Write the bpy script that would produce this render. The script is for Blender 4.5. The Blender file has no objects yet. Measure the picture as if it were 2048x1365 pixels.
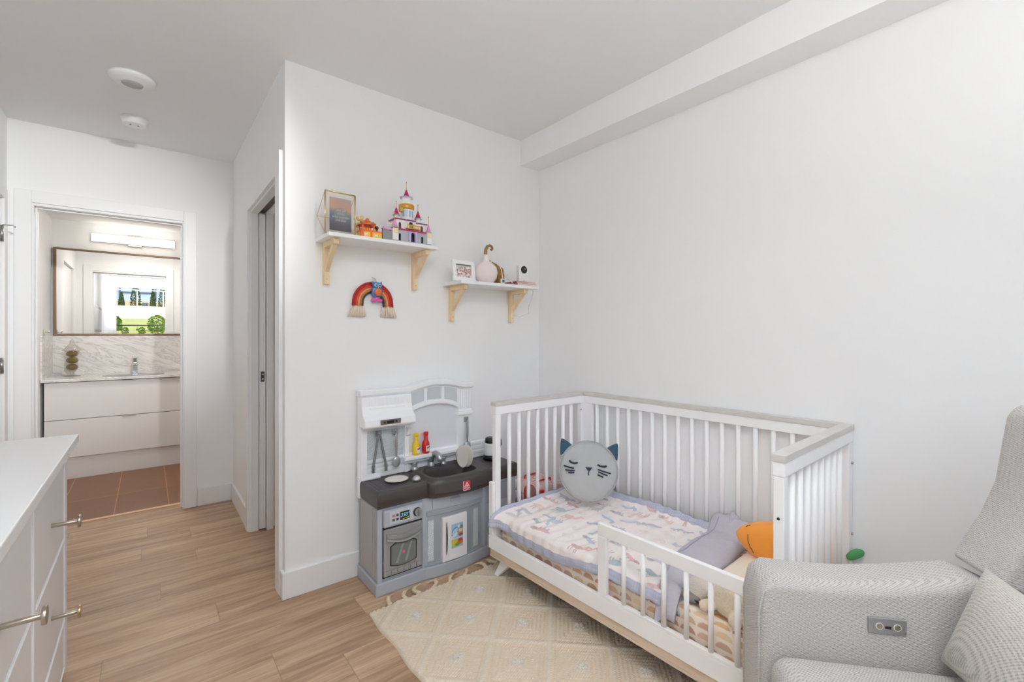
import bpy, bmesh, math, random
import numpy as np
from mathutils import Vector, Matrix, noise
random.seed(7)
PI = math.pi
SC = bpy.context.scene
COL = SC.collection

# ------------------------------------------------------------------ camera
YAW = math.atan2(1138, 910.2)                 # angle of the view above the +x axis
cam_d = bpy.data.cameras.new('camera')
cam_d.sensor_width = 36.0
cam_d.lens = 910.2 / 2048 * 36.0
cam_d.shift_y = -13.4 / 2048
cam_d.clip_start = 0.02
cam = bpy.data.objects.new('camera', cam_d)
cam.location = (0, 0, 1.25)
cam.rotation_euler = (PI / 2, 0, YAW - PI / 2)
COL.objects.link(cam)
SC.camera = cam

# ------------------------------------------------------------------ colour management
SC.view_settings.view_transform = 'Standard'
SC.view_settings.look = 'None'
SC.view_settings.gamma = 1.0
SC.view_settings.use_curve_mapping = False
SC.view_settings.exposure = 0.13
SC.cycles.use_denoising = True
SC.cycles.max_bounces = 16
SC.cycles.diffuse_bounces = 14
SC.cycles.glossy_bounces = 6
SC.cycles.transmission_bounces = 8
SC.cycles.transparent_max_bounces = 12
SC.cycles.caustics_reflective = False
SC.cycles.caustics_refractive = False
SC.cycles.sample_clamp_indirect = 6.0

# ------------------------------------------------------------------ world, sun, daylight
W = bpy.data.worlds.new('world')
SC.world = W
W.use_nodes = True
wn = W.node_tree.nodes
wl = W.node_tree.links
sky = wn.new('ShaderNodeTexSky')
sky.sky_type = 'NISHITA'
sky.sun_disc = False
sky.sun_elevation = math.radians(48)
sky.sun_rotation = math.radians(20)
sky.air_density = 0.8
sky.dust_density = 3.0
bg = wn['Background']
hs = wn.new('ShaderNodeHueSaturation')
hs.inputs['Saturation'].default_value = 0.38
wl.new(sky.outputs[0], hs.inputs['Color'])
wl.new(hs.outputs[0], bg.inputs[0])
bg.inputs[1].default_value = 0.42

def light(name, typ, loc, rot, energy, color=(1, 1, 1), **kw):
    d = bpy.data.lights.new(name, typ)
    d.energy = energy
    d.color = color
    for k, v in kw.items():
        setattr(d, k, v)
    o = bpy.data.objects.new(name, d)
    o.location = loc
    o.rotation_euler = rot
    COL.objects.link(o)
    return o

light('sun', 'SUN', (0, 5, 8), (math.radians(-42), 0, math.radians(-15)), 1.4, (1, .96, .9), angle=math.radians(1))
port = light('window_portal', 'AREA', (0.72, -1.42, 1.45), (math.radians(90), 0, 0), 1.0, shape='RECTANGLE', size=2.6, size_y=1.95)
port.data.cycles.is_portal = True

LAMP_CEILING = 13.0
LAMP_BATH = 4.2
FILL_BATH_CEILING = 36.0  # strength of the added bathroom ceiling fill
FILL_TORCH = 240.0  # strength of the added uplight behind the camera
FILL_TRACK_HALL = 430.0  # power of the added track spot that fills the hall
FILL_TRACK_WALL = 14.0  # power of the added track spot on the kitchen wall

# ------------------------------------------------------------------ helpers
def C(r, g, b):
    return tuple(((c / 255) / 12.92 if c / 255 <= .04045 else ((c / 255 + .055) / 1.055) ** 2.4) for c in (r, g, b))

MATS = {}
def mat(name, col, rough=.5, metal=0, bump=0, bscale=40, var=0, vscale=8, spec=.5, emit=None, estr=0, coat=0, sheen=0):
    if name in MATS:
        return MATS[name]
    m = bpy.data.materials.new(name)
    m.use_nodes = True
    n = m.node_tree.nodes
    l = m.node_tree.links
    b = n['Principled BSDF']
    b.inputs['Base Color'].default_value = (*col, 1)
    b.inputs['Roughness'].default_value = rough
    b.inputs['Metallic'].default_value = metal
    b.inputs['Specular IOR Level'].default_value = spec
    b.inputs['Coat Weight'].default_value = coat
    b.inputs['Sheen Weight'].default_value = sheen
    if emit:
        b.inputs['Emission Color'].default_value = (*emit, 1)
        b.inputs['Emission Strength'].default_value = estr
    if bump or var:
        tc = n.new('ShaderNodeTexCoord')
    if bump:
        nz = n.new('ShaderNodeTexNoise')
        nz.inputs['Scale'].default_value = bscale
        nz.inputs['Detail'].default_value = 4
        l.new(tc.outputs['Object'], nz.inputs['Vector'])
        bp = n.new('ShaderNodeBump')
        bp.inputs['Strength'].default_value = bump
        bp.inputs['Distance'].default_value = .01
        l.new(nz.outputs['Fac'], bp.inputs['Height'])
        l.new(bp.outputs[0], b.inputs['Normal'])
    if var:
        nz = n.new('ShaderNodeTexNoise')
        nz.inputs['Scale'].default_value = vscale
        nz.inputs['Detail'].default_value = 6
        l.new(tc.outputs['Object'], nz.inputs['Vector'])
        mx = n.new('ShaderNodeMix')
        mx.data_type = 'RGBA'
        mx.inputs[6].default_value = (*[max(0, c * (1 - var)) for c in col], 1)
        mx.inputs[7].default_value = (*[min(1, c * (1 + var)) for c in col], 1)
        l.new(nz.outputs['Fac'], mx.inputs[0])
        l.new(mx.outputs[2], b.inputs['Base Color'])
    MATS[name] = m
    return m

def nodes_mat(name, rough=.6, spec=.5):
    m = bpy.data.materials.new(name)
    m.use_nodes = True
    b = m.node_tree.nodes['Principled BSDF']
    b.inputs['Roughness'].default_value = rough
    b.inputs['Specular IOR Level'].default_value = spec
    MATS[name] = m
    return m, m.node_tree.nodes, m.node_tree.links, b

def attr_mat(name, rough=.85, bump=0, bscale=200, wave=0):
    m, n, l, b = nodes_mat(name, rough)
    a = n.new('ShaderNodeVertexColor')
    a.layer_name = 'print'
    l.new(a.outputs[0], b.inputs['Base Color'])
    if bump:
        tc = n.new('ShaderNodeTexCoord')
        nz = n.new('ShaderNodeTexNoise')
        nz.inputs['Scale'].default_value = bscale
        l.new(tc.outputs['Object'], nz.inputs['Vector'])
        bp = n.new('ShaderNodeBump')
        bp.inputs['Strength'].default_value = bump
        bp.inputs['Distance'].default_value = .004
        l.new(nz.outputs['Fac'], bp.inputs['Height'])
        l.new(bp.outputs[0], b.inputs['Normal'])
    return m

class MB:
    """collects shapes, links them as one mesh object"""
    def __init__(s):
        s.bm = bmesh.new()
        s.mi = 0
    def _f(s, vs, sm=False):
        try:
            f = s.bm.faces.new(vs)
        except ValueError:
            return None
        f.material_index = s.mi
        f.smooth = sm
        return f
    def box(s, x0, x1, y0, y1, z0, z1, M=None):
        P = [Vector((x, y, z)) for z in (z0, z1) for y in (y0, y1) for x in (x0, x1)]
        if M is not None:
            P = [M @ p for p in P]
        v = [s.bm.verts.new(p) for p in P]
        for q in ((0, 2, 3, 1), (4, 5, 7, 6), (0, 1, 5, 4), (2, 6, 7, 3), (0, 4, 6, 2), (1, 3, 7, 5)):
            s._f([v[i] for i in q])
        return s
    def prism(s, poly, axis, a, b, sm=False):
        """poly of 2-D points swept along axis from a to b"""
        def P(p, t):
            return {'x': (t, p[0], p[1]), 'y': (p[0], t, p[1]), 'z': (p[0], p[1], t)}[axis]
        A = [s.bm.verts.new(P(p, a)) for p in poly]
        B = [s.bm.verts.new(P(p, b)) for p in poly]
        s._f(A[::-1]); s._f(B)
        n = len(poly)
        for i in range(n):
            j = (i + 1) % n
            s._f([A[i], A[j], B[j], B[i]], sm)
        return s
    def strip(s, xs, zt, zb, y0, y1):
        """slab between two curves zt(x), zb(x), swept from y0 to y1"""
        n = len(xs)
        Q = [[s.bm.verts.new((x, y, f(x))) for x in xs] for y in (y0, y1) for f in (zb, zt)]
        for i in range(n - 1):
            for a, b in ((0, 1), (1, 3), (3, 2), (2, 0)):
                s._f([Q[a][i], Q[a][i + 1], Q[b][i + 1], Q[b][i]])
        for i in (0, n - 1):
            s._f([Q[0][i], Q[1][i], Q[3][i], Q[2][i]])
        return s
    def tube(s, pts, r, seg=10, caps=True, flat=1.0):
        pts = [Vector(p) for p in pts]
        rs = r if isinstance(r, (list, tuple)) else [r] * len(pts)
        rings = []
        up = None
        for i, p in enumerate(pts):
            d = (pts[min(i + 1, len(pts) - 1)] - pts[max(i - 1, 0)]).normalized()
            if up is None:
                up = d.orthogonal().normalized()
            else:
                up = (up - d * up.dot(d))
                up = up.normalized() if up.length > 1e-6 else d.orthogonal().normalized()
            w = d.cross(up)
            rings.append([s.bm.verts.new(p + (up * math.cos(2 * PI * k / seg) + w * flat * math.sin(2 * PI * k / seg)) * rs[i]) for k in range(seg)])
        for a, b in zip(rings, rings[1:]):
            for k in range(seg):
                j = (k + 1) % seg
                s._f([a[k], a[j], b[j], b[k]], True)
        if caps:
            s._f(rings[0][::-1]); s._f(rings[-1])
        return s
    def lathe(s, prof, c=(0, 0, 0), seg=24, M=None, sx=1, sy=1):
        """prof: (radius, z) from bottom to top around z"""
        c = Vector(c)
        rings = []
        for r, z in prof:
            ring = []
            for k in range(seg):
                a = 2 * PI * k / seg
                p = Vector((r * math.cos(a) * sx, r * math.sin(a) * sy, z))
                if M is not None:
                    p = M @ p
                ring.append(s.bm.verts.new(p + c))
            rings.append(ring)
        for a, b in zip(rings, rings[1:]):
            for k in range(seg):
                j = (k + 1) % seg
                s._f([a[k], a[j], b[j], b[k]], True)
        s._f(rings[0][::-1]); s._f(rings[-1])
        return s
    def ball(s, c, rx, ry=None, rz=None, seg=20, M=None):
        ry = rx if ry is None else ry
        rz = rx if rz is None else rz
        k = 12
        rings = []
        c = Vector(c)
        for i in range(1, k):
            a = -PI / 2 + PI * i / k
            ring = []
            for j in range(seg):
                b = 2 * PI * j / seg
                p = Vector((rx * math.cos(a) * math.cos(b), ry * math.cos(a) * math.sin(b), rz * math.sin(a)))
                if M is not None:
                    p = M @ p
                ring.append(s.bm.verts.new(c + p))
            rings.append(ring)
        lo = Vector((0, 0, -rz)); hi = Vector((0, 0, rz))
        if M is not None:
            lo = M @ lo; hi = M @ hi
        lo = s.bm.verts.new(c + lo); hi = s.bm.verts.new(c + hi)
        for a, b in zip(rings, rings[1:]):
            for j in range(seg):
                q = (j + 1) % seg
                s._f([a[j], a[q], b[q], b[j]], True)
        for j in range(seg):
            q = (j + 1) % seg
            s._f([rings[0][q], rings[0][j], lo], True)
            s._f([rings[-1][j], rings[-1][q], hi], True)
        return s
    def grid(s, nu, nv, fn, sm=True, close_u=False):
        V = [[s.bm.verts.new(fn(i / (nu if close_u else nu - 1), j / (nv - 1))) for j in range(nv)] for i in range(nu)]
        for i in range(nu if close_u else nu - 1):
            k = (i + 1) % nu
            for j in range(nv - 1):
                s._f([V[i][j], V[k][j], V[k][j + 1], V[i][j + 1]], sm)
        return V
    def build(s, name, mats, parent=None, bevel=0, seg=2, smooth=False, sub=0, solid=0, loc=None, rot=None, normals=True, angle=40):
        if normals:
            bmesh.ops.recalc_face_normals(s.bm, faces=s.bm.faces)
        me = bpy.data.meshes.new(name)
        s.bm.to_mesh(me)
        s.bm.free()
        if not isinstance(mats, (list, tuple)):
            mats = [mats]
        for m in mats:
            me.materials.append(m)
        o = bpy.data.objects.new(name, me)
        COL.objects.link(o)
        if parent:
            o.parent = parent
        if loc:
            o.location = loc
        if rot:
            o.rotation_euler = rot
        if smooth:
            for p in me.polygons:
                p.use_smooth = True
        if solid:
            md = o.modifiers.new('solid', 'SOLIDIFY')
            md.thickness = solid
            md.offset = -1
        if bevel:
            md = o.modifiers.new('bevel', 'BEVEL')
            md.width = bevel
            md.segments = seg
            md.limit_method = 'ANGLE'
            md.angle_limit = math.radians(angle)
            md.harden_normals = False
        if sub:
            md = o.modifiers.new('sub', 'SUBSURF')
            md.levels = sub
            md.render_levels = sub
        return o

def tag(o, label=None, cat=None, group=None, kind=None):
    if label: o['label'] = label
    if cat: o['category'] = cat
    if group: o['group'] = group
    if kind: o['kind'] = kind
    return o

def thing(name, label, cat, loc=(0, 0, 0), rz=0, group=None):
    o = bpy.data.objects.new(name, None)
    COL.objects.link(o)
    o.location = loc
    o.rotation_euler = (0, 0, rz)
    o.empty_display_size = .1
    return tag(o, label, cat, group)

def struct(name, mb, m, parent=None, bevel=0, label=None):
    o = mb.build(name, m, parent, bevel=bevel)
    if not parent:
        o['kind'] = 'structure'
        if label: o['label'] = label
    return o

def B(x0, x1, y0, y1, z0, z1):
    return MB().box(x0, x1, y0, y1, z0, z1)

def paint(o, fn):
    """base pattern of a printed surface, stored per vertex (fn: local position -> linear rgb)"""
    me = o.data
    ca = me.color_attributes.new('print', 'FLOAT_COLOR', 'POINT')
    n = len(me.vertices)
    co = np.empty(n * 3)
    me.vertices.foreach_get('co', co)
    co = co.reshape(-1, 3)
    rgb = fn(co)
    out = np.ones((n, 4), dtype=np.float32)
    out[:, :3] = rgb
    ca.data.foreach_set('color', out.ravel())

def dup(o, parent=None):
    c = o.copy()
    COL.objects.link(c)
    if parent: c.parent = parent
    return c

# ------------------------------------------------------------------ materials
def wall_mat(name, col, rough=.75, bump=.06, var=.012, vscale=1.3):
    m = mat(name, col, rough=rough, bump=0, bscale=260, var=var, vscale=vscale, spec=.25)
    return m
M_wall = wall_mat('wall_paint', C(241, 242, 243))
M_ceil = wall_mat('ceiling_paint', C(234, 235, 236), rough=.9)
M_trim = mat('trim_paint', C(238, 239, 240), rough=.38, var=.006, vscale=3)
M_white = mat('white_lacquer', C(240, 241, 243), rough=.35, var=.006, vscale=3)
M_crib = mat('crib_white', C(247, 248, 250), rough=.4, var=.006, vscale=3)
M_chrome = mat('chrome', C(215, 215, 215), rough=.12, metal=1, var=.03, vscale=20)
M_nickel = mat('brushed_nickel', C(190, 182, 168), rough=.32, metal=1, bump=.05, bscale=300)
M_gold = mat('brass', C(216, 190, 132), rough=.28, metal=1, var=.05)
M_dark = mat('dark_gap', C(40, 40, 42), rough=.8, var=.1)
M_black = mat('black_plastic', C(22, 22, 25), rough=.35, var=.1)
M_bronze = mat('bronze_frame', C(120, 100, 84), rough=.4, metal=.6, var=.08)

def wood_light(name, c1, c2, scale=(1, 1, 1), rough=.45):
    m, n, l, b = nodes_mat(name, rough)
    tc = n.new('ShaderNodeTexCoord')
    mp = n.new('ShaderNodeMapping')
    mp.inputs['Scale'].default_value = scale
    nz = n.new('ShaderNodeTexNoise')
    nz.inputs['Scale'].default_value = 6
    nz.inputs['Detail'].default_value = 8
    nz.inputs['Distortion'].default_value = .6
    cr = n.new('ShaderNodeValToRGB')
    cr.color_ramp.elements[0].position = .3
    cr.color_ramp.elements[0].color = (*c1, 1)
    cr.color_ramp.elements[1].position = .7
    cr.color_ramp.elements[1].color = (*c2, 1)
    l.new(tc.outputs['Object'], mp.inputs[0]); l.new(mp.outputs[0], nz.inputs[0])
    l.new(nz.outputs['Fac'], cr.inputs[0]); l.new(cr.outputs[0], b.inputs['Base Color'])
    return m
M_pine = wood_light('pine', C(222, 194, 152), C(238, 216, 180), (3, 3, .6))
M_washed = wood_light('washed_wood', C(198, 196, 193), C(212, 210, 207), (2, 2, 12))
M_base_wood = wood_light('crib_base_wood', C(205, 186, 166), C(220, 203, 184), (10, .8, 10))

def floor_mat():
    m, n, l, b = nodes_mat('oak_plank_floor', .42)
    tc = n.new('ShaderNodeTexCoord')
    br = n.new('ShaderNodeTexBrick')
    br.offset = 0.0
    sx_ = n.new('ShaderNodeSeparateXYZ'); l.new(tc.outputs['Object'], sx_.inputs[0])
    rw_ = n.new('ShaderNodeMath'); rw_.operation = 'DIVIDE'; rw_.inputs[1].default_value = .18; l.new(sx_.outputs[1], rw_.inputs[0])
    rf_ = n.new('ShaderNodeMath'); rf_.operation = 'FLOOR'; l.new(rw_.outputs[0], rf_.inputs[0])
    wn_ = n.new('ShaderNodeTexWhiteNoise'); wn_.noise_dimensions = '1D'; l.new(rf_.outputs[0], wn_.inputs['W'])
    of_ = n.new('ShaderNodeMath'); of_.operation = 'MULTIPLY_ADD'; of_.inputs[1].default_value = 1.22; l.new(wn_.outputs['Value'], of_.inputs[0]); l.new(sx_.outputs[0], of_.inputs[2])
    cb_ = n.new('ShaderNodeCombineXYZ'); l.new(of_.outputs[0], cb_.inputs[0]); l.new(sx_.outputs[1], cb_.inputs[1])
    br.inputs['Color1'].default_value = (.0, .0, .0, 1)
    br.inputs['Color2'].default_value = (1, 1, 1, 1)
    br.inputs['Mortar'].default_value = (.5, .5, .5, 1)
    br.inputs['Scale'].default_value = 1
    br.inputs['Mortar Size'].default_value = .0012
    br.inputs['Mortar Smooth'].default_value = .3
    br.inputs['Brick Width'].default_value = 1.22
    br.inputs['Row Height'].default_value = .18
    l.new(cb_.outputs[0], br.inputs['Vector'])
    # per plank offset for the grain
    mad = n.new('ShaderNodeVectorMath'); mad.operation = 'MULTIPLY_ADD'
    mad.inputs[1].default_value = (7.3, 3.1, 5.7)
    l.new(br.outputs['Color'], mad.inputs[0]); l.new(tc.outputs['Object'], mad.inputs[2])
    mp = n.new('ShaderNodeMapping'); mp.inputs['Scale'].default_value = (.55, 7.5, 1)
    l.new(mad.outputs[0], mp.inputs[0])
    g1 = n.new('ShaderNodeTexNoise'); g1.inputs['Scale'].default_value = 2.4; g1.inputs['Detail'].default_value = 9; g1.inputs['Roughness'].default_value = .62; g1.inputs['Distortion'].default_value = .9
    l.new(mp.outputs[0], g1.inputs[0])
    mp2 = n.new('ShaderNodeMapping'); mp2.inputs['Scale'].default_value = (3.5, 90, 1)
    l.new(mad.outputs[0], mp2.inputs[0])
    g2 = n.new('ShaderNodeTexNoise'); g2.inputs['Scale'].default_value = 2; g2.inputs['Detail'].default_value = 5
    l.new(mp2.outputs[0], g2.inputs[0])
    cr = n.new('ShaderNodeValToRGB')
    e = cr.color_ramp.elements
    e[0].position = .34; e[0].color = (*C(154, 124, 98), 1)
    e[1].position = .64; e[1].color = (*C(202, 175, 146), 1)
    x = e.new(.48); x.color = (*C(182, 152, 124), 1)
    l.new(g1.outputs['Fac'], cr.inputs[0])
    cr2 = n.new('ShaderNodeValToRGB')
    cr2.color_ramp.elements[0].position = .35; cr2.color_ramp.elements[0].color = (.86, .84, .82, 1)
    cr2.color_ramp.elements[1].position = .6; cr2.color_ramp.elements[1].color = (1.05, 1.05, 1.05, 1)
    l.new(g2.outputs['Fac'], cr2.inputs[0])
    mu = n.new('ShaderNodeMix'); mu.data_type = 'RGBA'; mu.blend_type = 'MULTIPLY'; mu.inputs[0].default_value = 1
    l.new(cr.outputs[0], mu.inputs[6]); l.new(cr2.outputs[0], mu.inputs[7])
    # plank tone
    mr = n.new('ShaderNodeMapRange'); mr.inputs[3].default_value = .93; mr.inputs[4].default_value = 1.07
    l.new(br.outputs['Color'], mr.inputs[0])
    mt = n.new('ShaderNodeMix'); mt.data_type = 'RGBA'; mt.blend_type = 'MULTIPLY'; mt.inputs[0].default_value = 1
    l.new(mu.outputs[2], mt.inputs[6]); l.new(mr.outputs[0], mt.inputs[7])
    ms = n.new('ShaderNodeMix'); ms.data_type = 'RGBA'
    l.new(br.outputs['Fac'], ms.inputs[0]); l.new(mt.outputs[2], ms.inputs[6])
    ms.inputs[7].default_value = (*C(142, 114, 90), 1)
    l.new(ms.outputs[2], b.inputs['Base Color'])
    bp = n.new('ShaderNodeBump'); bp.inputs['Strength'].default_value = .12; bp.inputs['Distance'].default_value = .002
    l.new(g2.outputs['Fac'], bp.inputs['Height']); l.new(bp.outputs[0], b.inputs['Normal'])
    return m
M_floor = floor_mat()

def tile_floor_mat():
    m, n, l, b = nodes_mat('brown_tile_floor', .35)
    tc = n.new('ShaderNodeTexCoord')
    mp0 = n.new('ShaderNodeMapping'); mp0.inputs['Location'].default_value = (.49, .1, 0)
    l.new(tc.outputs['Object'], mp0.inputs[0])
    br = n.new('ShaderNodeTexBrick'); br.offset = 0
    br.inputs['Scale'].default_value = 1
    br.inputs['Color1'].default_value = (*C(122, 80, 52), 1); br.inputs['Color2'].default_value = (*C(128, 86, 58), 1)
    br.inputs['Mortar'].default_value = (*C(196, 142, 92), 1)
    br.inputs['Mortar Size'].default_value = .0022
    br.inputs['Brick Width'].default_value = .305; br.inputs['Row Height'].default_value = 2.4
    l.new(mp0.outputs[0], br.inputs['Vector'])
    mp = n.new('ShaderNodeMapping'); mp.inputs['Scale'].default_value = (4, 22, 1)
    l.new(tc.outputs['Object'], mp.inputs[0])
    nz = n.new('ShaderNodeTexNoise'); nz.inputs['Scale'].default_value = 3; nz.inputs['Detail'].default_value = 8
    l.new(mp.outputs[0], nz.inputs[0])
    mr = n.new('ShaderNodeMapRange'); mr.inputs[3].default_value = .7; mr.inputs[4].default_value = 1.3
    l.new(nz.outputs['Fac'], mr.inputs[0])
    mx = n.new('ShaderNodeMix'); mx.data_type = 'RGBA'; mx.blend_type = 'MULTIPLY'; mx.inputs[0].default_value = 1
    l.new(br.outputs['Color'], mx.inputs[6]); l.new(mr.outputs[0], mx.inputs[7]); l.new(mx.outputs[2], b.inputs['Base Color'])
    return m
M_tile = tile_floor_mat()

def marble_mat():
    m, n, l, b = nodes_mat('white_marble', .18)
    tc = n.new('ShaderNodeTexCoord')
    mp0 = n.new('ShaderNodeMapping'); mp0.inputs['Rotation'].default_value = (0, -.42, 0)
    l.new(tc.outputs['Object'], mp0.inputs[0])
    mp = n.new('ShaderNodeMapping'); mp.inputs['Scale'].default_value = (1.5, 3, 8)
    l.new(mp0.outputs[0], mp.inputs[0])
    nz = n.new('ShaderNodeTexNoise'); nz.inputs['Scale'].default_value = 2.2; nz.inputs['Detail'].default_value = 10; nz.inputs['Roughness'].default_value = .65; nz.inputs['Distortion'].default_value = 1.2
    l.new(mp.outputs[0], nz.inputs[0])
    cr = n.new('ShaderNodeValToRGB'); e = cr.color_ramp.elements
    e[0].position = .0; e[0].color = (*C(226, 223, 220), 1)
    e[1].position = 1; e[1].color = (*C(228, 225, 222), 1)
    for p, c in ((.40, C(226, 223, 220)), (.475, C(212, 209, 207)), (.50, C(184, 181, 180)), (.525, C(214, 211, 209)), (.62, C(220, 217, 214))):
        x = e.new(p); x.color = (*c, 1)
    l.new(nz.outputs['Fac'], cr.inputs[0]); l.new(cr.outputs[0], b.inputs['Base Color'])
    return m
M_marble = marble_mat()

def weave_mat(name, c1, c2, k=1500):
    m, n, l, b = nodes_mat(name, .95, .2)
    tc = n.new('ShaderNodeTexCoord')
    outs = []
    for rot in ((.6, .5, .8), (-.7, .4, -.75)):
        mp = n.new('ShaderNodeMapping'); mp.inputs['Rotation'].default_value = rot
        w = n.new('ShaderNodeTexWave'); w.wave_type = 'BANDS'; w.bands_direction = 'DIAGONAL'
        w.inputs['Scale'].default_value = k / 20; w.inputs['Distortion'].default_value = 1.2; w.inputs['Detail'].default_value = 1; w.inputs['Detail Scale'].default_value = 2
        l.new(tc.outputs['Object'], mp.inputs[0]); l.new(mp.outputs[0], w.inputs[0]); outs.append(w.outputs['Fac'])
    mul = n.new('ShaderNodeMath'); mul.operation = 'ADD'
    l.new(outs[0], mul.inputs[0]); l.new(outs[1], mul.inputs[1])
    nz = n.new('ShaderNodeTexNoise'); nz.inputs['Scale'].default_value = 300; nz.inputs['Detail'].default_value = 3
    l.new(tc.outputs['Object'], nz.inputs[0])
    ad = n.new('ShaderNodeMath'); ad.operation = 'MULTIPLY_ADD'; ad.inputs[1].default_value = .35
    l.new(mul.outputs[0], ad.inputs[0]); l.new(nz.outputs['Fac'], ad.inputs[2])
    cr = n.new('ShaderNodeValToRGB')
    cr.color_ramp.elements[0].position = .45; cr.color_ramp.elements[0].color = (*c1, 1)
    cr.color_ramp.elements[1].position = 1.0; cr.color_ramp.elements[1].color = (*c2, 1)
    l.new(ad.outputs[0], cr.inputs[0]); l.new(cr.outputs[0], b.inputs['Base Color'])
    bp = n.new('ShaderNodeBump'); bp.inputs['Strength'].default_value = .5; bp.inputs['Distance'].default_value = .0015
    l.new(ad.outputs[0], bp.inputs['Height']); l.new(bp.outputs[0], b.inputs['Normal'])
    b.inputs['Sheen Weight'].default_value = .15
    return m
M_chair = weave_mat('armchair_weave', C(152, 151, 149), C(200, 198, 195), 2300)
M_cushion = weave_mat('cushion_weave', C(156, 154, 148), C(206, 203, 196), 2100)

# ------------------------------------------------------------------ room
CH = 2.55
YA, YC, XH, XB, XL, YR = 2.35, 4.02, .505, 2.118, -.66, -1.35
struct('floor', B(XL - .15, XB + .15, YR - .15, 4.135, -.1, 0), M_floor)
f2 = struct('floor_bathroom', B(-.85, 1.1, 4.16, 6.15, -.1, -.001), M_tile)
struct('trim_1', B(XL, .6, 4.128, 4.165, -.05, .006), mat('threshold_strip', C(226, 188, 150), rough=.3, metal=.2, var=.04), label='pale wood threshold strip across the bathroom doorway')
struct('ceiling', B(XL - .15, XB + .15, YR - .15, 4.14, CH, CH + .12), M_ceil)
struct('ceiling_bathroom', B(-.85, 1.1, 4.14, 6.15, 2.33, 2.45), M_ceil)
struct('wall_right', B(XB, XB + .15, YR - .15, YA + .15, 0, CH), M_wall)
struct('ceiling_soffit', B(1.953, XB, YR, YA, 2.382, CH), M_wall, bevel=.001)
# wall with the shelves: its left end is the hall corner
struct('wall_back', B(XH, XB, YA, YA + .11, 0, CH), M_wall, bevel=.0015)
# hall wall with closet opening y 2.46..3.29, head 2.04
w = MB(); w.box(XH, XH + .125, 3.29, YC, 0, CH); w.box(XH, XH + .125, YA + .11, 3.29, 2.045, CH)
struct('wall_hall', w, M_wall)
# closet interior
w = MB(); w.box(XH + .125, 1.35, 3.29, 3.40, 0, CH); w.box(1.35, 1.45, YA + .11, 3.4, 0, CH)
struct('wall_closet', w, M_wall)
# far wall with bathroom doorway
w = MB(); w.box(XL, -.55, YC, YC + .115, 0, CH); w.box(.195, .63, YC, YC + .115, 0, CH); w.box(-.55, .195, YC, YC + .115, 2.045, CH)
struct('wall_far', w, M_wall)
# left wall with a closed door y 3.05..3.86
w = MB(); w.box(XL - .12, XL, YR, 3.04, 0, CH); w.box(XL - .12, XL, 3.87, YC + .115, 0, CH); w.box(XL - .12, XL, 3.04, 3.87, 2.045, CH)
struct('wall_left', w, M_wall)
# rear wall with the window
WX0, WX1, WZ0, WZ1 = -.60, 1.98, .55, 2.43
w = MB(); w.box(XL, WX0, YR - .15, YR, 0, CH); w.box(WX1, XB, YR - .15, YR, 0, CH); w.box(WX0, WX1, YR - .15, YR, 0, WZ0); w.box(WX0, WX1, YR - .15, YR, WZ1, CH)
struct('wall_rear', w, M_wall)
# bathroom walls
struct('wall_bathroom_left', MB().box(-.82, -.705, 4.135, 4.32, 0, 2.45).box(-.82, -.705, 5.14, 6.1, 0, 2.45).box(-.82, -.705, 4.32, 5.14, 2.045, 2.45), M_wall)
struct('wall_bathroom_back', B(-.82, 1.1, 6.0, 6.12, 0, 2.45), M_wall)
struct('wall_bathroom_right', B(.95, 1.05, 4.135, 6.1, 0, 2.45), M_wall)
struct('wall_bathroom_front', B(.63, 1.05, 4.02, 4.135, 0, 2.45), M_wall)

# baseboards
BH = .125
def baseboard(name, x0, x1, y0, y1):
    struct(name, B(x0, x1, y0, y1, 0, BH), M_trim, bevel=.002)
baseboard('baseboard_back', XH - .014, .86 + .9, YA - .014, YA)
baseboard('baseboard_back_corner', 1.76, XB - .014, YA - .014, YA)
baseboard('baseboard_hall_end', XH - .014, XH, YA, 2.386)
baseboard('baseboard_hall', XH - .014, XH, 3.352, YC - .014)
baseboard('baseboard_far', .283, XH - .014, YC - .014, YC)
baseboard('baseboard_right', XB - .014, XB, YR, YA)
baseboard('baseboard_left', XL, XL + .014, YR, 2.95)
baseboard('baseboard_rear', XL + .014, XB - .014, YR, YR + .014)

# door casings / jambs
def casing(name, axis, wall, out, a0, a1, top, wid=.09, th=.016):
    """three boards around an opening a0..a1; out = +1/-1 side the boards stand on"""
    mb = MB()
    t0, t1 = sorted((wall, wall + out * th))
    def bx(p0, p1, z0, z1):
        if axis == 'y': mb.box(p0, p1, t0, t1, z0, z1)
        else: mb.box(t0, t1, p0, p1, z0, z1)
    bx(a0 - wid, a0, 0, top + wid)
    bx(a1, a1 + wid, 0, top + wid)
    bx(a0, a1, top, top + wid)
    return mb
def jamb_y(x0, x1, y0, y1, top, t=.018):
    mb = MB()
    mb.box(x0, x0 + t, y0, y1, 0, top); mb.box(x1 - t, x1, y0, y1, 0, top); mb.box(x0 + t, x1 - t, y0, y1, top - t, top)
    # door stop strip
    ym = (y0 + y1) / 2
    mb.box(x0 + t, x0 + t + .01, ym - .02, ym + .02, 0, top - t); mb.box(x1 - t - .01, x1 - t, ym - .02, ym + .02, 0, top - t); mb.box(x0 + t + .01, x1 - t - .01, ym - .02, ym + .02, top - t - .01, top - t)
    return mb
struct('trim_2', casing('c', 'y', YC, -1, -.555, .2, 2.058, wid=.075), M_trim, bevel=.003, label='white casing boards around the bathroom doorway')
struct('trim_3', jamb_y(-.567, .213, YC - .005, YC + .125, 2.062, .02), M_trim, bevel=.002, label='white jamb lining the bathroom doorway')
struct('trim_4', casing('c', 'y', YC + .115, 1, -.555, .2, 2.058, wid=.075), M_trim, bevel=.003, label='white casing on the bathroom side of the doorway')
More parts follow.
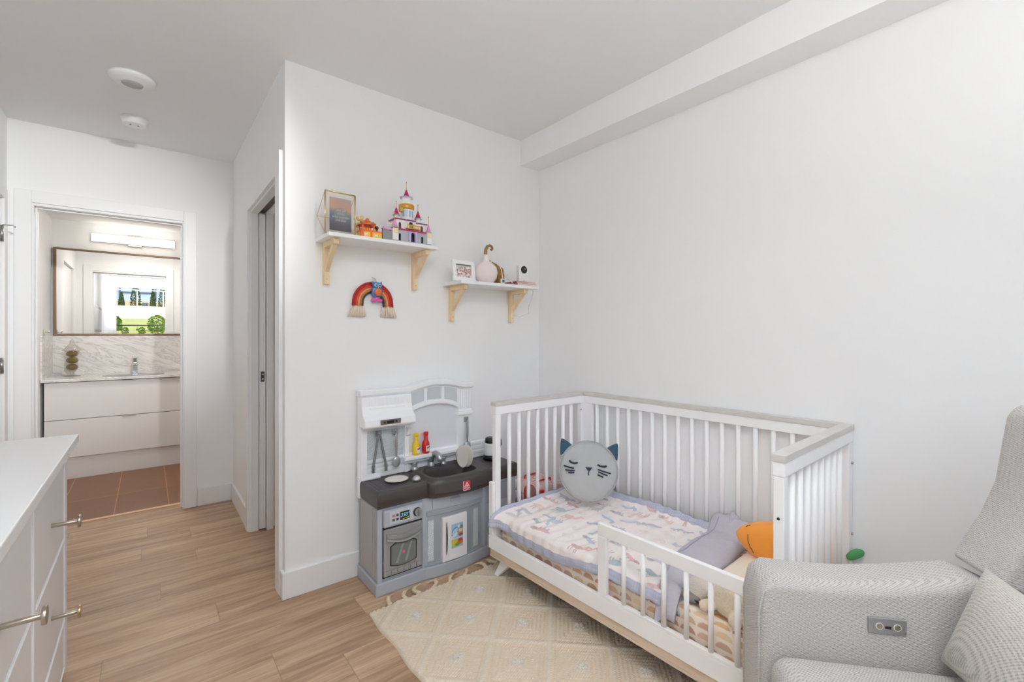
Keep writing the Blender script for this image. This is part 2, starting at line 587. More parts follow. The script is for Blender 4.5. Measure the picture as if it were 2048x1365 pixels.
# closet casing + pocket jambs
mb = MB(); mb.box(XH - .018, XH, 2.39, 2.478, 0, 2.135); mb.box(XH - .018, XH, 3.285, 3.35, 0, 2.11); mb.box(XH - .018, XH, 2.478, 3.285, 2.03, 2.11)
struct('trim_5', mb, M_trim, bevel=.003, label='white casing boards around the closet opening')
mb = MB()
mb.box(XH + .002, XH + .045, 3.268, 3.288, 0, 2.02); mb.box(XH + .087, XH + .125, 3.24, 3.288, 0, 2.02)
mb.box(XH - .002, XH + .125, 2.462, 2.48, 0, 2.04)
mb.box(XH, XH + .045, 2.48, 3.288, 2.02, 2.045); mb.box(XH + .087, XH + .125, 2.48, 3.288, 2.02, 2.045)
mb.box(XH - .009, XH + .012, 3.274, 3.30, 0, 2.05)
struct('trim_6', mb, M_trim, bevel=.002, label='white split jamb of the closet pocket door')
struct('trim_7', MB().box(XH + .045, XH + .087, 2.48, 3.289, 2.034, 2.044), mat('door_track', C(120, 105, 92), rough=.4, metal=.7, var=.1), label='metal track above the closet pocket door')
d = thing('door_1', 'white closet pocket door edge with dark latch, slid into the wall', 'door', (XH + .066, 3.262, 0)); d['kind'] = 'structure'
B(-.0175, .0175, 0, .02, .01, 2.02).build('door_leaf', M_trim, d, bevel=.002)
lt = B(-.011, .011, -.003, .001, .948, 1.012).build('latch', mat('dark_nickel', C(95, 92, 90), rough=.35, metal=.8, var=.1), d, bevel=.003)
MB().tube([(0, -.006, .965), (0, -.003, .965)], .006).tube([(0, -.006, .995), (0, -.003, .995)], .006).build('latch_button', M_chrome, lt)
# left wall door
d = thing('door_2', 'white door on the left wall with two metal hinges', 'door', (XL, 3.05, 0)); d['kind'] = 'structure'
B(-.045, -.01, 0, .80, .008, 2.03).build('door_leaf', M_trim, d, bevel=.003)
for z in (.28, 1.07, 1.83):
    h = MB(); h.tube([(.006, .812, z - .045), (.006, .812, z + .045)], .0075, 12); h.box(-.012, .004, .775, .806, z - .044, z + .044)
    for k in (-.03, 0, .03): h.tube([(.004, .79, z + k), (.007, .79, z + k)], .004, 8)
    hg = h.build('hinge', mat('hinge_steel', C(165, 165, 165), rough=.35, metal=.8, var=.05), d)
    if z > 1.5:
        MB().tube([(.008, .812, z + .05), (.05, .815, z + .052), (.055, .815, z + .047)], .003, 8).ball((.056, .815, z + .045), .006).build('door_stop_pin', M_chrome, hg)
struct('trim_8', MB().box(XL, XL + .016, 3.872, 3.945, 0, 2.10).box(XL, XL + .016, 2.965, 3.038, 0, 2.10).box(XL, XL + .016, 3.038, 3.872, 2.035, 2.10), M_trim, bevel=.003, label='white casing around the door on the left wall')
# bathroom side door
d = thing('door_3', 'plain pale door in the left wall of the bathroom', 'door', (-.76, 4.33, 0)); d['kind'] = 'structure'
B(0, .035, 0, .80, .008, 2.03).build('door_leaf', M_trim, d, bevel=.003)

# window
win = thing('window_1', 'wide white framed bedroom window seen in the bathroom mirror', 'window', (0, 0, 0)); win['kind'] = 'structure'
M_glass, n_, l_, b_ = nodes_mat('window_glass', .02)
tr = n_.new('ShaderNodeBsdfTransparent'); gl = n_.new('ShaderNodeBsdfGlossy'); gl.inputs['Roughness'].default_value = .02
fr = n_.new('ShaderNodeFresnel'); fr.inputs[0].default_value = 1.3; mx = n_.new('ShaderNodeMixShader')
l_.new(fr.outputs[0], mx.inputs[0]); l_.new(tr.outputs[0], mx.inputs[1]); l_.new(gl.outputs[0], mx.inputs[2])
l_.new(mx.outputs[0], n_['Material Output'].inputs[0])
fw = .05
fm = MB()
fm.box(WX0, WX1, YR - .11, YR - .05, WZ0, WZ0 + fw).box(WX0, WX1, YR - .11, YR - .05, WZ1 - fw, WZ1).box(WX0, WX0 + fw, YR - .11, YR - .05, WZ0, WZ1).box(WX1 - fw, WX1, YR - .11, YR - .05, WZ0, WZ1)
fm.box(1.12, 1.17, YR - .11, YR - .05, WZ0, WZ1)
fr_ = fm.build('window_frame', M_trim, win, bevel=.004)
B(WX0 + fw, 1.12, YR - .083, YR - .079, WZ0 + fw, WZ1 - fw).build('pane', M_glass, fr_)
B(1.17, WX1 - fw, YR - .083, YR - .079, WZ0 + fw, WZ1 - fw).build('pane', M_glass, fr_)
B(WX0 - .03, WX1 + .03, YR - .05, YR + .03, WZ0 - .02, WZ0).build('window_sill', M_trim, win, bevel=.004)
bl = thing('roller_blind', 'rolled up white roller blind at the top of the bedroom window', 'blind', (0, YR + .03, 0))
MB().box(WX0 - .05, WX1 + .05, -.028, .045, 2.42, 2.52).build('blind_cassette', M_white, bl, bevel=.006)
MB().box(WX0, WX1, -.02, -.017, 2.30, 2.43).build('blind_fabric', mat('blind_cloth', C(228, 230, 235), rough=.8, var=.02), bl)
MB().tube([(WX0, -.018, 2.30), (WX1, -.018, 2.30)], .009).build('bottom_bar', M_white, bl)

# bedroom ceiling lamp, above the camera
cl = thing('ceiling_lamp', 'square white flush ceiling lamp above the bedroom', 'lamp', (.25, -.12, CH))
B(-.33, .33, -.33, .33, -.03, 0).build('lamp_base', M_white, cl, bevel=.006)
B(-.31, .31, -.31, .31, -.075, -.03).build('diffuser', mat('lamp_diffuser', C(250, 248, 244), rough=.5, emit=(.97, .985, 1), estr=LAMP_CEILING, var=.01), cl, bevel=.012)

# torchiere added out of view behind the camera, fill light for the ceiling
fl = thing('added_torchiere', 'added unseen torchiere near the window, fill light for the ceiling', 'lamp', (.12, -.98, 0))
MB().lathe([(.14, 0), (.14, .015), (.02, .03)], seg=32).build('base', M_nickel, fl)
MB().tube([(0, 0, .02), (0, 0, 1.030)], .012, 14).build('pole', M_nickel, fl)
MB().lathe([(.03, 1.030), (.12, 1.060), (.19, 1.110), (.20, 1.180), (.196, 1.180), (.184, 1.110), (.11, 1.065)], seg=36).build('lamp_shade', M_nickel, fl)
MB().lathe([(.10, 1.072), (.165, 1.100), (.001, 1.102)], seg=36).build('fill_bulb', mat('fill_torch_glow', C(255, 255, 255), rough=.5, emit=(.97, .985, 1), estr=FILL_TORCH, var=.001), fl)
# ceiling track added behind the camera, its spots brighten hall and kitchen wall
tr_ = thing('added_track_light', 'added white ceiling track behind the camera, two fill spots for hall and kitchen wall', 'lamp', (.75, -.95, CH))
MB().box(-.35, .55, -.018, .018, -.02, 0).build('track', M_white, tr_)
def head(x, target, power, cone, label):
    d = (Vector(target) - Vector((.75 + x, -.95, CH - .12))).normalized()
    q = d.to_track_quat('Z', 'Y').to_matrix().to_4x4()
    Mq = Matrix.Translation((x, 0, -.12)) @ q
    MB().lathe([(.045, -.06), (.05, -.05), (.062, .05), (.058, .05), (.046, -.045)], seg=24, M=Matrix.Translation((x, 0, -.12)) @ q).tube([(x, 0, -.02), (x, 0, -.09)], .008, 8).build('spot_head', M_white, tr_)
    lo = light('spot_' + label, 'SPOT', Vector((.75 + x, -.95, CH - .12)) + d * .06, d.to_track_quat('-Z', 'Y').to_euler(), power, (.97, .985, 1), spot_size=math.radians(cone), spot_blend=1.0, shadow_soft_size=.055)
head(-.2, (-.50, 4.02, 1.6), FILL_TRACK_HALL, 31, 'hall')
head(.4, (1.1, 2.0, .5), FILL_TRACK_WALL, 80, 'wall')

# ------------------------------------------------------------------ outdoors beyond the window (seen in the mirror)
M_grass = mat('dry_lawn', C(150, 160, 96), rough=.95, var=.3, vscale=3, bump=.4, bscale=30)
M_render = mat('pale_render', C(236, 228, 212), rough=.9, var=.04, vscale=1)
g = MB(); g.box(-9, 9, -3.6, YR - .2, -.3, -.02)
struct('ground_terrace', g, mat('terrace_paving', C(186, 184, 178), rough=.8, var=.08))
g = MB(); g.prism([(-3.6, -.3), (-3.6, 1.1), (-8.5, 1.75), (-17, 2.02), (-34, 2.6), (-34, -.3)], 'x', -24, 24)
struct('ground_slope', g, M_grass)
struct('wall_outdoor_1', B(-14, 14, -17.3, -17, 1.9, 2.58), M_render)
struct('wall_outdoor_2', B(-9, 9, -3.9, -3.6, -.1, 1.2), mat('grey_block_wall', C(150, 158, 158), rough=.9, var=.08))
fn = thing('white_fence', 'white post and rail fence on the pale wall beyond the lawn', 'fence', (0, -17.1, 2.58))
MB().box(-9, 9, -.015, .015, .83, .87).build('rail', M_trim, fn)
MB().box(-9, 9, -.015, .015, .02, .06).build('rail', M_trim, fn)
for k in range(-5, 6): MB().box(-.42 + k * 1.02 - .022, -.42 + k * 1.02 + .022, -.022, .022, 0, .87).build('fence_post', M_trim, fn)
rl = thing('dark_railing', 'dark metal rail outside the bedroom window', 'railing', (0, -3.35, 0))
MB().tube([(-5, 0, 1.48), (5, 0, 1.48)], .018).build('rail', M_black, rl)
for x in (-4.2, -1.9, 2.3, 4.4): MB().tube([(x, 0, -.02), (x, 0, 1.48)], .015).build('rail_post', M_black, rl)
for i, x in enumerate((-.54, -.22)):
    t = thing('hanging_lantern', ('small dark lantern hanging from the outdoor rail, nearer the window edge', 'small dark lantern hanging from the outdoor rail, second from the window edge')[i], 'lantern', (x, -3.35, 1.345), group='lanterns on the outdoor rail')
    MB().lathe([(.012, 0), (.020, .01), (.016, .04), (.006, .055)], seg=12).build('lantern_body', M_black, t)
    MB().tube([(0, 0, .055), (0, 0, .115)], .003, 6).build('lantern_hook', M_black, t)
M_cyp = mat('cypress_leaves', C(70, 96, 50), rough=.9, var=.35, vscale=6)
M_shrub = mat('shrub_leaves', C(108, 140, 44), rough=.8, var=.35, vscale=9)
M_trunk = mat('bark', C(96, 76, 58), rough=.9, var=.2)
def leafy(center, rx, ry, rz, n, size, shape='ball'):
    mb = MB(); c = Vector(center)
    for i in range(n):
        a = random.random() * 2 * PI; zz = random.uniform(-1, 1)
        rr = math.sqrt(max(0, 1 - zz * zz)) if shape == 'ball' else (1 - ((zz + 1) / 2) ** 1.6) ** .75 * (.55 + .45 * min(1, (zz + 1) * 3))
        q = random.uniform(.7, 1.03)
        p = c + Vector((rx * rr * math.cos(a) * q, ry * rr * math.sin(a) * q, rz * zz))
        d1 = Vector((random.gauss(0, 1), random.gauss(0, 1), random.gauss(0, 1))).normalized()
        d2 = d1.orthogonal().normalized()
        s_ = size * random.uniform(.6, 1.3)
        mb._f([mb.bm.verts.new(p + d1 * s_), mb.bm.verts.new(p + d2 * s_ * .5), mb.bm.verts.new(p - d1 * s_ * .6), mb.bm.verts.new(p - d2 * s_ * .5)])
    return mb
cyps = [(-1.58, 2.95, .10, 'cypress tree beyond the fence, cut off by the left window edge'), (-1.08, 3.45, .15, 'small cypress tree beyond the fence, left of the tallest one'), (-.51, 4.05, .26, 'tallest cypress tree beyond the fence, behind a white post'), (.21, 3.68, .15, 'medium cypress tree beyond the fence, right of the tallest one'), (.64, 4.1, .24, 'tall cypress tree beyond the fence at the right window edge')]
for x, top, rad, lab in cyps:
    t = thing('cypress_tree', lab, 'tree', (x, -19.2, 2.09), group='cypress trees beyond the fence')
    hh = (top - 2.5) / 2
    MB().tube([(0, 0, 0), (0, 0, hh + .4)], .03, 8).build('trunk', M_trunk, t)
    leafy((0, 0, hh + .41), rad, rad, hh, 900, .05, 'cone').build('foliage', M_cyp, t, normals=False)
for x, y, z, r, h_, lab in ((-.78, -5.6, 1.2, .2, .6, 'light green shrub beyond the outdoor rail, at the left of the view'), (.22, -5.4, 1.2, .24, .62, 'large bright green shrub beyond the outdoor rail, at the right of the view')):
    t = thing('garden_shrub', lab, 'shrub', (x, y, z), group='shrubs beyond the rail')
    MB().tube([(0, 0, -.1), (0, 0, .3)], .015, 6).build('stem', M_trunk, t)
    leafy((0, 0, h_ * .55), r, r * .8, h_ * .45, 600, .04).build('foliage', M_shrub, t, normals=False)
for i, x in enumerate((-.80, -.47, -.13, .2)):
    t = thing('potted_plant', ('leafy green plant behind the outdoor rail, leftmost of the row', 'leafy green plant behind the outdoor rail, beside the first lantern', 'leafy green plant behind the outdoor rail, beside the second lantern', 'leafy green plant behind the outdoor rail, rightmost of the row')[i], 'plant', (x, -3.75, 1.2), group='small plants behind the rail')
    MB().tube([(0, 0, 0), (0, 0, .15)], .01, 6).build('stem', M_trunk, t)
    leafy((0, 0, .14), .075 if i < 3 else .15, .08, .10, 260, .022).build('foliage', M_shrub, t, normals=False)
hb = thing('neighbour_building', 'pale building with blue glass and dark uprights beyond the cypresses', 'building', (0, -30, 2.4))
B(-18, 18, -1, 0, 0, 12).build('facade', mat('facade_glass', C(150, 170, 196), rough=.3, var=.06, vscale=.5), hb)
for x in (-1.86, -1.53, .44): B(x - .045, x + .045, .02, .10, 0, 12).build('upright', mat('steel_blue', C(60, 78, 108), rough=.5, var=.1), hb)
B(-1.5, .44, .02, .09, 1.78, 1.86).build('crossbar', MATS['steel_blue'], hb)
B(-4, 4, .14, 1.2, 0, 1.15).build('ground_storey', mat('tan_block', C(176, 158, 134), rough=.9, var=.1), hb)
B(-.32, .02, 1.2, 1.26, .75, 1.05).build('window', mat('dark_window', C(72, 80, 88), rough=.3, var=.1), hb)

# ------------------------------------------------------------------ bathroom
va = thing('bathroom_vanity', 'pale grey two-drawer bathroom vanity under a marble counter', 'vanity', (-.685, 5.43, 0))
M_van = mat('vanity_laminate', C(216, 214, 212), rough=.42, bump=.02, bscale=50)
VW = 1.62
B(.006, VW, .02, .545, .0, .835).build('body', M_van, va)
dr = B(.004, VW, 0, .018, .518, .836).build('drawer', M_van, va, bevel=.0015)
B(.50, .60, -.008, .0, .832, .835).build('finger_pull', M_chrome, dr)
dr = B(.004, VW, 0, .018, .188, .513).build('drawer', M_van, va, bevel=.0015)
B(.50, .60, -.008, .0, .509, .512).build('finger_pull', M_chrome, dr)
ct = MB(); ct.box(-.70, .945, 5.405, 5.97, .842, .866)
o = ct.build('marble_countertop', M_marble, bevel=.002); tag(o, 'white marble countertop with grey veins and an undermount sink', 'countertop')
MB().lathe([(.17, .0), (.20, .0015), (.19, .003), (.16, .001)], c=(-.10, 5.62, .866), seg=40, sx=1.15, sy=.7).build('sink_rim', mat('sink_steel', C(150, 148, 148), rough=.25, metal=.5, var=.1), o)
o = B(-.70, .945, 5.975, 5.998, .866, 1.236).build('marble_backsplash', M_marble); tag(o, 'white marble backsplash with grey veins below the mirror', 'backsplash')
o = B(-.704, -.690, 5.42, 5.975, .866, 1.236).build('side_splash', M_marble); tag(o, 'narrow marble side splash at the left end of the vanity counter', 'backsplash')
mi = thing('bathroom_mirror', 'wide rectangular mirror in a thin bronze frame above the marble', 'mirror', (0, 5.998, 0))
fm = MB(); x0, x1, z0, z1, ft = -.69, .945, 1.24, 2.063, .017
fm.box(x0, x1, -.03, 0, z0, z0 + ft).box(x0, x1, -.03, 0, z1 - ft, z1).box(x0, x0 + ft * 1.3, -.03, 0, z0 + ft, z1 - ft).box(x1 - ft, x1, -.03, 0, z0 + ft, z1 - ft)
fm.build('mirror_frame', M_bronze, mi, bevel=.001)
B(x0 + ft * 1.3, x1 - ft, -.018, -.002, z0 + ft, z1 - ft).build('mirror_glass', mat('mirror_silver', (.93, .93, .93), rough=.0, metal=1, var=.001), mi)
vl = thing('vanity_light', 'long white glowing bar light above the bathroom mirror', 'light', (-.104, 5.998, 2.19))
B(-.325, .325, -.034, -.018, -.038, .038).build('back_housing', M_white, vl, bevel=.002)
B(-.32, .32, -.07, -.035, -.033, .033).build('light_bar', mat('bar_glow', C(255, 255, 255), rough=.4, emit=(1, .90, .76), estr=LAMP_BATH, var=.001), vl, bevel=.006)
B(-.055, .055, -.018, 0, -.055, .055).build('wall_bracket', M_nickel, vl, bevel=.002)
bc = thing('added_bathroom_light', 'added unseen round ceiling light, fill for the bathroom', 'light', (.0, 4.75, 2.33))  # added above the doorway, out of view, to brighten the bathroom
MB().lathe([(.19, -.02), (.19, 0)], seg=32).build('light_base', M_white, bc)
MB().lathe([(.05, -.06), (.14, -.05), (.18, -.02)], seg=32).build('diffuser', mat('fill_bath_diffuser', C(255, 250, 240), rough=.5, emit=(1, .94, .86), estr=FILL_BATH_CEILING, var=.001), bc)
fa = thing('bathroom_faucet', 'squared chrome faucet standing behind the bathroom sink', 'faucet', (-.10, 5.83, .866))
MB().box(-.022, .022, -.022, .022, 0, .095).build('faucet_body', M_chrome, fa, bevel=.004)
MB().box(-.018, .018, -.13, .0, .070, .092).build('spout', M_chrome, fa, bevel=.004)
MB().box(-.02, .02, -.05, .02, .10, .165).build('lever', M_chrome, fa, bevel=.008)
jr = thing('glass_jar', 'lidded glass apothecary jar holding three stacked olive balls', 'jar', (-.545, 5.80, .866))
M_clear, n_, l_, b_ = nodes_mat('clear_glass', .02)
tr = n_.new('ShaderNodeBsdfTransparent'); tr.inputs[0].default_value = (.95, .93, .9, 1); gl = n_.new('ShaderNodeBsdfGlossy'); gl.inputs['Roughness'].default_value = .05
lw = n_.new('ShaderNodeLayerWeight'); lw.inputs[0].default_value = .25; mx = n_.new('ShaderNodeMixShader')
l_.new(lw.outputs['Facing'], mx.inputs[0]); l_.new(tr.outputs[0], mx.inputs[1]); l_.new(gl.outputs[0], mx.inputs[2]); l_.new(mx.outputs[0], n_['Material Output'].inputs[0])
MB().lathe([(.062, 0), (.060, .004), (.018, .012), (.012, .035), (.028, .05), (.044, .080), (.036, .112), (.044, .145), (.036, .174), (.045, .205), (.052, .234)], seg=24).build('jar_body', M_clear, jr)
MB().lathe([(.075, .236), (.06, .245), (.036, .275), (.02, .295), (.016, .31), (.013, .33), (.002, .34)], seg=24).build('jar_lid', M_clear, jr)
for z, x, k in ((.083, 0, 0), (.144, 0, 1), (.205, 0, 2)):
    s_ = MB().ball((x, 0, z), .041, .041, .0295).build('moss_ball', mat('olive_moss', C(120, 108, 62), rough=.8, bump=.5, bscale=120, var=.25, vscale=30)); tag(s_, ('olive ball at the bottom of the glass jar', 'olive ball in the middle of the glass jar', 'olive ball at the top of the glass jar')[k], 'ball', 'balls in the glass jar'); s_.location = (-.545, 5.80, .866)
hk = thing('robe_hook', 'small chrome towel hook on the left bathroom wall', 'hook', (-.705, 5.60, 1.27))
MB().box(0, .006, -.03, .03, -.02, .02).tube([(.005, -.02, 0), (.03, -.02, -.005), (.035, -.02, .01)], .004, 8).tube([(.005, .02, 0), (.03, .02, -.005), (.035, .02, .01)], .004, 8).build('hook_plate', M_chrome, hk, bevel=.001)
MB().box(.004, .008, -.006, .006, -.11, -.02).build('hook_strap', M_chrome, hk)
# picture on left bedroom wall seen in the mirror
pf = thing('framed_picture', 'narrow grey framed picture on the bedroom wall, reflected in the mirror', 'picture', (XL, 1.86, 1.46))
MB().box(0, .02, -.70, .70, -.17, .25).build('picture_frame', mat('grey_wood', C(150, 150, 152), rough=.5, var=.1), pf, bevel=.003)
MB().box(.02, .022, -.66, .66, -.13, .21).build('print', mat('pale_print', C(205, 206, 208), rough=.7, var=.12, vscale=25), pf)

# ceiling discs
sm = thing('round_ceiling_speaker', 'larger round white ceiling disc with a perforated centre', 'ceiling fixture', (-.062, 3.005, CH))
MB().lathe([(.02, -.030), (.045, -.030), (.048, -.027), (.075, -.0245), (.092, -.014), (.095, -.008), (.095, 0)], seg=48).build('housing', M_trim, sm)
MB().lathe([(.004, -.0335), (.043, -.0335), (.044, -.029), (.03, -.028)], seg=36).build('grille', mat("grille_grey", C(206, 206, 204), rough=.8, bump=.6, bscale=700), sm)
sm = thing('smoke_detector', 'smaller round white smoke detector nearer the bathroom', 'smoke detector', (-.064, 3.563, CH))
MB().lathe([(.01, -.042), (.052, -.042), (.057, -.038), (.060, -.012), (.060, -.010), (.066, -.009), (.066, 0)], seg=40).build('housing', M_trim, sm)
for a in (-.018, .018): MB().lathe([(.004, -.0435), (.0045, -.042)], c=(a, -.01, 0), seg=10).build('sensor_hole', M_dark, sm)

# ------------------------------------------------------------------ dresser (left foreground)
dz = .87
ds = thing('dresser', 'white wide dresser with long-stemmed disc knobs in the left foreground', 'dresser', (-.206, 2.39, 0))
# local: x<0 into the dresser, y<0 towards the camera; front face plane x=-.03, body y -1.32..-.02
DL = 1.32
B(-.452, 0, -DL - .02, 0, dz - .032, dz).build('dresser_top', M_white, ds, bevel=.003)
b_ = MB(); b_.box(-.445, -.05, -DL, -.02, 0.006, dz - .032)
b_.box(-.05, -.03, -.075, -.02, .03, dz - .032); b_.box(-.05, -.03, -DL, -DL + .055, 0.006, dz - .032)
b_.box(-.05, -.03, -.655, -.63, .03, dz - .032)
for z in (.800, .497, .200, .03): b_.box(-.05, -.03, -DL + .055, -.655, z - .006 if z > .03 else z, z + .006 if z < .8 else dz - .032).box(-.05, -.03, -.63, -.075, z - .006 if z > .03 else z, z + .006 if z < .8 else dz - .032)
b_.build('dresser_body', M_white, ds, bevel=.002)
for zc, z0, z1 in ((.64, .506, .792), (.345, .208, .489), (.062, .012, .192)):
    for yc, y0, y1, m in ((-.345, -.628, -.078, M_gold), (-.985, -DL + .058, -.658, M_nickel)):
        dw = B(-.06, -.034, y0, y1, z0, z1).build('drawer', M_white, ds, bevel=.004)
        for yy in (yc,):
            kb = MB(); kb.tube([(-.036, yy, zc), (.028, yy, zc)], .0065, 14); kb.tube([(.027, yy, zc), (.035, yy, zc)], .0195, 28)
            k2 = kb.build('knob', [M_nickel], dw, bevel=.001)
            if m is M_gold and zc < .5:
                k2.data.materials.append(mat('brass_satin', C(206, 186, 140), rough=.3, metal=1, var=.05))
                for p in k2.data.polygons:
                    if p.center.x > .0265: p.material_index = 1

# ------------------------------------------------------------------ wall shelves
def wall_shelf(name, label, x0, x1, z, br):
    t = thing(name, label, 'shelf', (x0, YA, z), group='wall shelves')
    B(0, x1 - x0, -.2, 0, -.018, 0).build('shelf_board', M_white, t, bevel=.0015)
    for bx in br:
        q = bx - x0
        k = MB()
        k.box(q, q + .026, -.03, 0, -.225, -.018)
        k.box(q, q + .026, -.17, -.03, -.046, -.018)
        k.prism([(-.030, -.165), (-.030, -.125), (-.125, -.046), (-.157, -.046)], 'x', q + .003, q + .023)
        bb = k.build('bracket', M_pine, t, bevel=.002)
        for zz in (-.20, -.192): MB().tube([(q + .012 + (zz + .2), -.0325, zz), (q + .012 + (zz + .2), -.029, zz)], .003, 8).build('screw', M_nickel, bb) if zz == -.20 else None
    return t
wall_shelf('wall_shelf', 'upper white wall shelf on pine brackets, holding the toy castle', .645, 1.218, 1.722, (.676, 1.155))
wall_shelf('wall_shelf', 'lower white wall shelf on pine brackets, near the room corner', 1.358, 1.935, 1.553, (1.395, 1.845))
SZ1, SZ2 = 1.722, 1.553

# gold geometric frame
gf = thing('gold_photo_frame', 'gold wire glass frame with a sunset print and white lettering', 'picture frame', (.640, 2.185, SZ1), math.radians(3))
fwid, fh = .142, .197
k = MB(); r_ = .0035
for a, b2 in (((0, 0, 0), (0, 0, fh)), ((fwid, 0, 0), (fwid, 0, fh)), ((0, 0, 0), (fwid, 0, 0)), ((0, 0, fh), (fwid, 0, fh))):
    k.tube([a, b2], r_, 8)
ap = (fwid / 2, .105, fh * .48)
k.build('frame_edges', M_gold, gf)
k = MB()
for c_ in ((0, 0, 0), (fwid, 0, 0), (0, 0, fh), (fwid, 0, fh)): k.tube([c_, (c_[0], .110, fh * .5)], .0013, 6)
k.tube([(0, .110, fh * .5), (fwid, .110, fh * .5)], .0013, 6)
k.build('back_wires', M_gold, gf)
MB().box(.002, fwid - .002, -.001, .001, .002, fh - .002).build('glass_pane', M_clear, gf)
pr = MB(); pr.grid(60, 80, lambda u, v: (.022 + u * .104, .006, .018 + v * .155), False)
o = pr.build('print', attr_mat('sunset_print', .6), gf)
def sunset(co):
    z = (co[:, 2] - .018) / .155; x = (co[:, 0] - .022) / .104
    st = np.array([C(48, 44, 62), C(72, 68, 92), C(92, 98, 128), C(120, 140, 160), C(226, 184, 156), C(222, 186, 172), C(202, 198, 206)])
    t = np.clip(z - .08 * (1 - x) * (z > .4) + .02, 0, 1) * 6
    i = np.minimum(t.astype(int), 5); f = (t - i)[:, None]
    c = st[i] * (1 - f) + st[i + 1] * f
    rng = np.random.RandomState(2)
    c = c * (1 + (rng.rand(len(x), 1) - .5) * .5 * (z[:, None] < .35))
    d = np.hypot((x - .52) * .104, (z - .5) * .155) < .034
    c[d] = c[d] * .5 + np.array(C(150, 168, 196)) * .5
    return c
paint(o, sunset)
M_ink = mat('white_ink', C(245, 245, 245), rough=.6, var=.01)
def text(body, name, m, parent, loc, size, rot, shear=0, align='CENTER', extrude=.0004, xs=1, space=1.0):
    cu = bpy.data.curves.new(name, 'FONT')
    cu.body = body; cu.size = size; cu.shear = shear; cu.align_x = align; cu.extrude = extrude; cu.offset = 0
    cu.resolution_u = 3
    o = bpy.data.objects.new(name, cu); COL.objects.link(o)
    o.data.materials.append(m)
    cu.space_line = space
    dg = bpy.context.evaluated_depsgraph_get()
    me = bpy.data.meshes.new_from_object(o.evaluated_get(dg))
    bpy.data.objects.remove(o)
    o = bpy.data.objects.new(name, me); COL.objects.link(o)
    if not me.materials: me.materials.append(m)
    o.parent = parent; o.location = loc; o.rotation_euler = rot; o.scale = (xs, 1, 1)
    return o
text('not all\nthose\nwho wander\nare lost', 'lettering', M_ink, gf, (.074, .0045, .110), .0165, (PI / 2, 0, 0), .35, extrude=.0002, space=.95)

# orange brick toy
def brick_col(n, c, rough=.3): return mat(n, c, rough=rough, var=.03, vscale=60)
P_or = brick_col('toy_orange', C(232, 108, 40)); P_ye = brick_col('toy_yellow', C(246, 190, 40)); P_re = brick_col('toy_coral', C(222, 84, 60)); P_gr = brick_col('toy_green', C(120, 170, 50)); P_tan = brick_col('toy_tan', C(232, 205, 150)); P_br = brick_col('toy_brown', C(90, 52, 34)); P_wh = brick_col('toy_white', C(240, 238, 236)); P_pk = brick_col('toy_pink', C(228, 160, 205)); P_mg = brick_col('toy_magenta', C(186, 26, 96)); P_pu = brick_col('toy_purple', C(150, 38, 120)); P_lv = brick_col('toy_lavender', C(196, 180, 222)); P_gy = brick_col('toy_grey', C(178, 182, 190)); P_gd = mat('toy_gold', C(214, 160, 72), rough=.3, metal=.5, var=.1); P_dk = brick_col('toy_dark', C(60, 56, 64)); P_bl = brick_col('toy_blue_window', C(150, 186, 206))
oh = thing('orange_toy_house', 'small orange and yellow brick-built toy pavilion on the upper shelf', 'toy', (.805, 2.17, SZ1))
k = MB(); k.box(0, .10, 0, .06, 0, .030); k.build('yellow_base', P_ye, oh, bevel=.001)
k = MB(); k.box(-.003, .103, -.003, .063, .030, .036); k.box(-.002, .012, -.002, .01, 0, .03); k.box(.045, .055, -.002, .001, 0, .03); k.box(.015, .075, .01, .05, .036, .04); k.build('orange_band', P_or, oh, bevel=.001)
for x in (.022, .072):
    k = MB(); k.prism([(x - .008, .006), (x, .013), (x + .008, .006), (x + .008, .024), (x, .017), (x - .008, .024)], 'y', -.002, 0)
    k.build('white_bow_print', P_wh, oh)
k = MB()
for x in (.006, .062): k.box(x, x + .006, .004, .01, .036, .062).box(x, x + .006, .048, .054, .036, .062)
k.box(.012, .056, .03, .034, .036, .06); k.build('orange_columns', P_or, oh, bevel=.001)
k = MB()
for i in range(5): k.box(.012 + i * .009, .018 + i * .009, .006, .012, .040, .048)
k.build('yellow_counter', P_ye, oh)
MB().lathe([(.046, 0), (.045, .006), (.036, .010), (.030, .016), (.022, .018), (.020, .024), (.008, .030)], c=(.037, .03, .062), seg=8).build('orange_roof', P_re, oh)
k = MB()
for i in range(8):
    a = i * PI / 4; k.ball((.037 + .04 * math.cos(a), .03 + .04 * math.sin(a), .069), .008, .008, .005, 8)
k.build('green_leaves', P_gr, oh)
k = MB()
for i in range(6):
    a = i * PI / 3 + .3; k.ball((.037 + .03 * math.cos(a), .03 + .03 * math.sin(a), .077), .008, .008, .005, 8)
k.ball((.04, .028, .094), .008).build('orange_balls', P_or, oh)
k = MB(); k.box(.075, .098, .012, .05, .036, .040); k.ball((.088, .03, .060), .010, .009, .010); k.tube([(.088, .03, .04), (.088, .03, .05)], .005, 8); k.build('brown_statue', P_br, oh)
k = MB()
for i in range(14): k.ball((.0 + random.uniform(-.012, .03), .058, .04 + random.uniform(0, .085)), random.uniform(.006, .011), None, None, 8)
k.build('tan_bush', P_tan, oh)

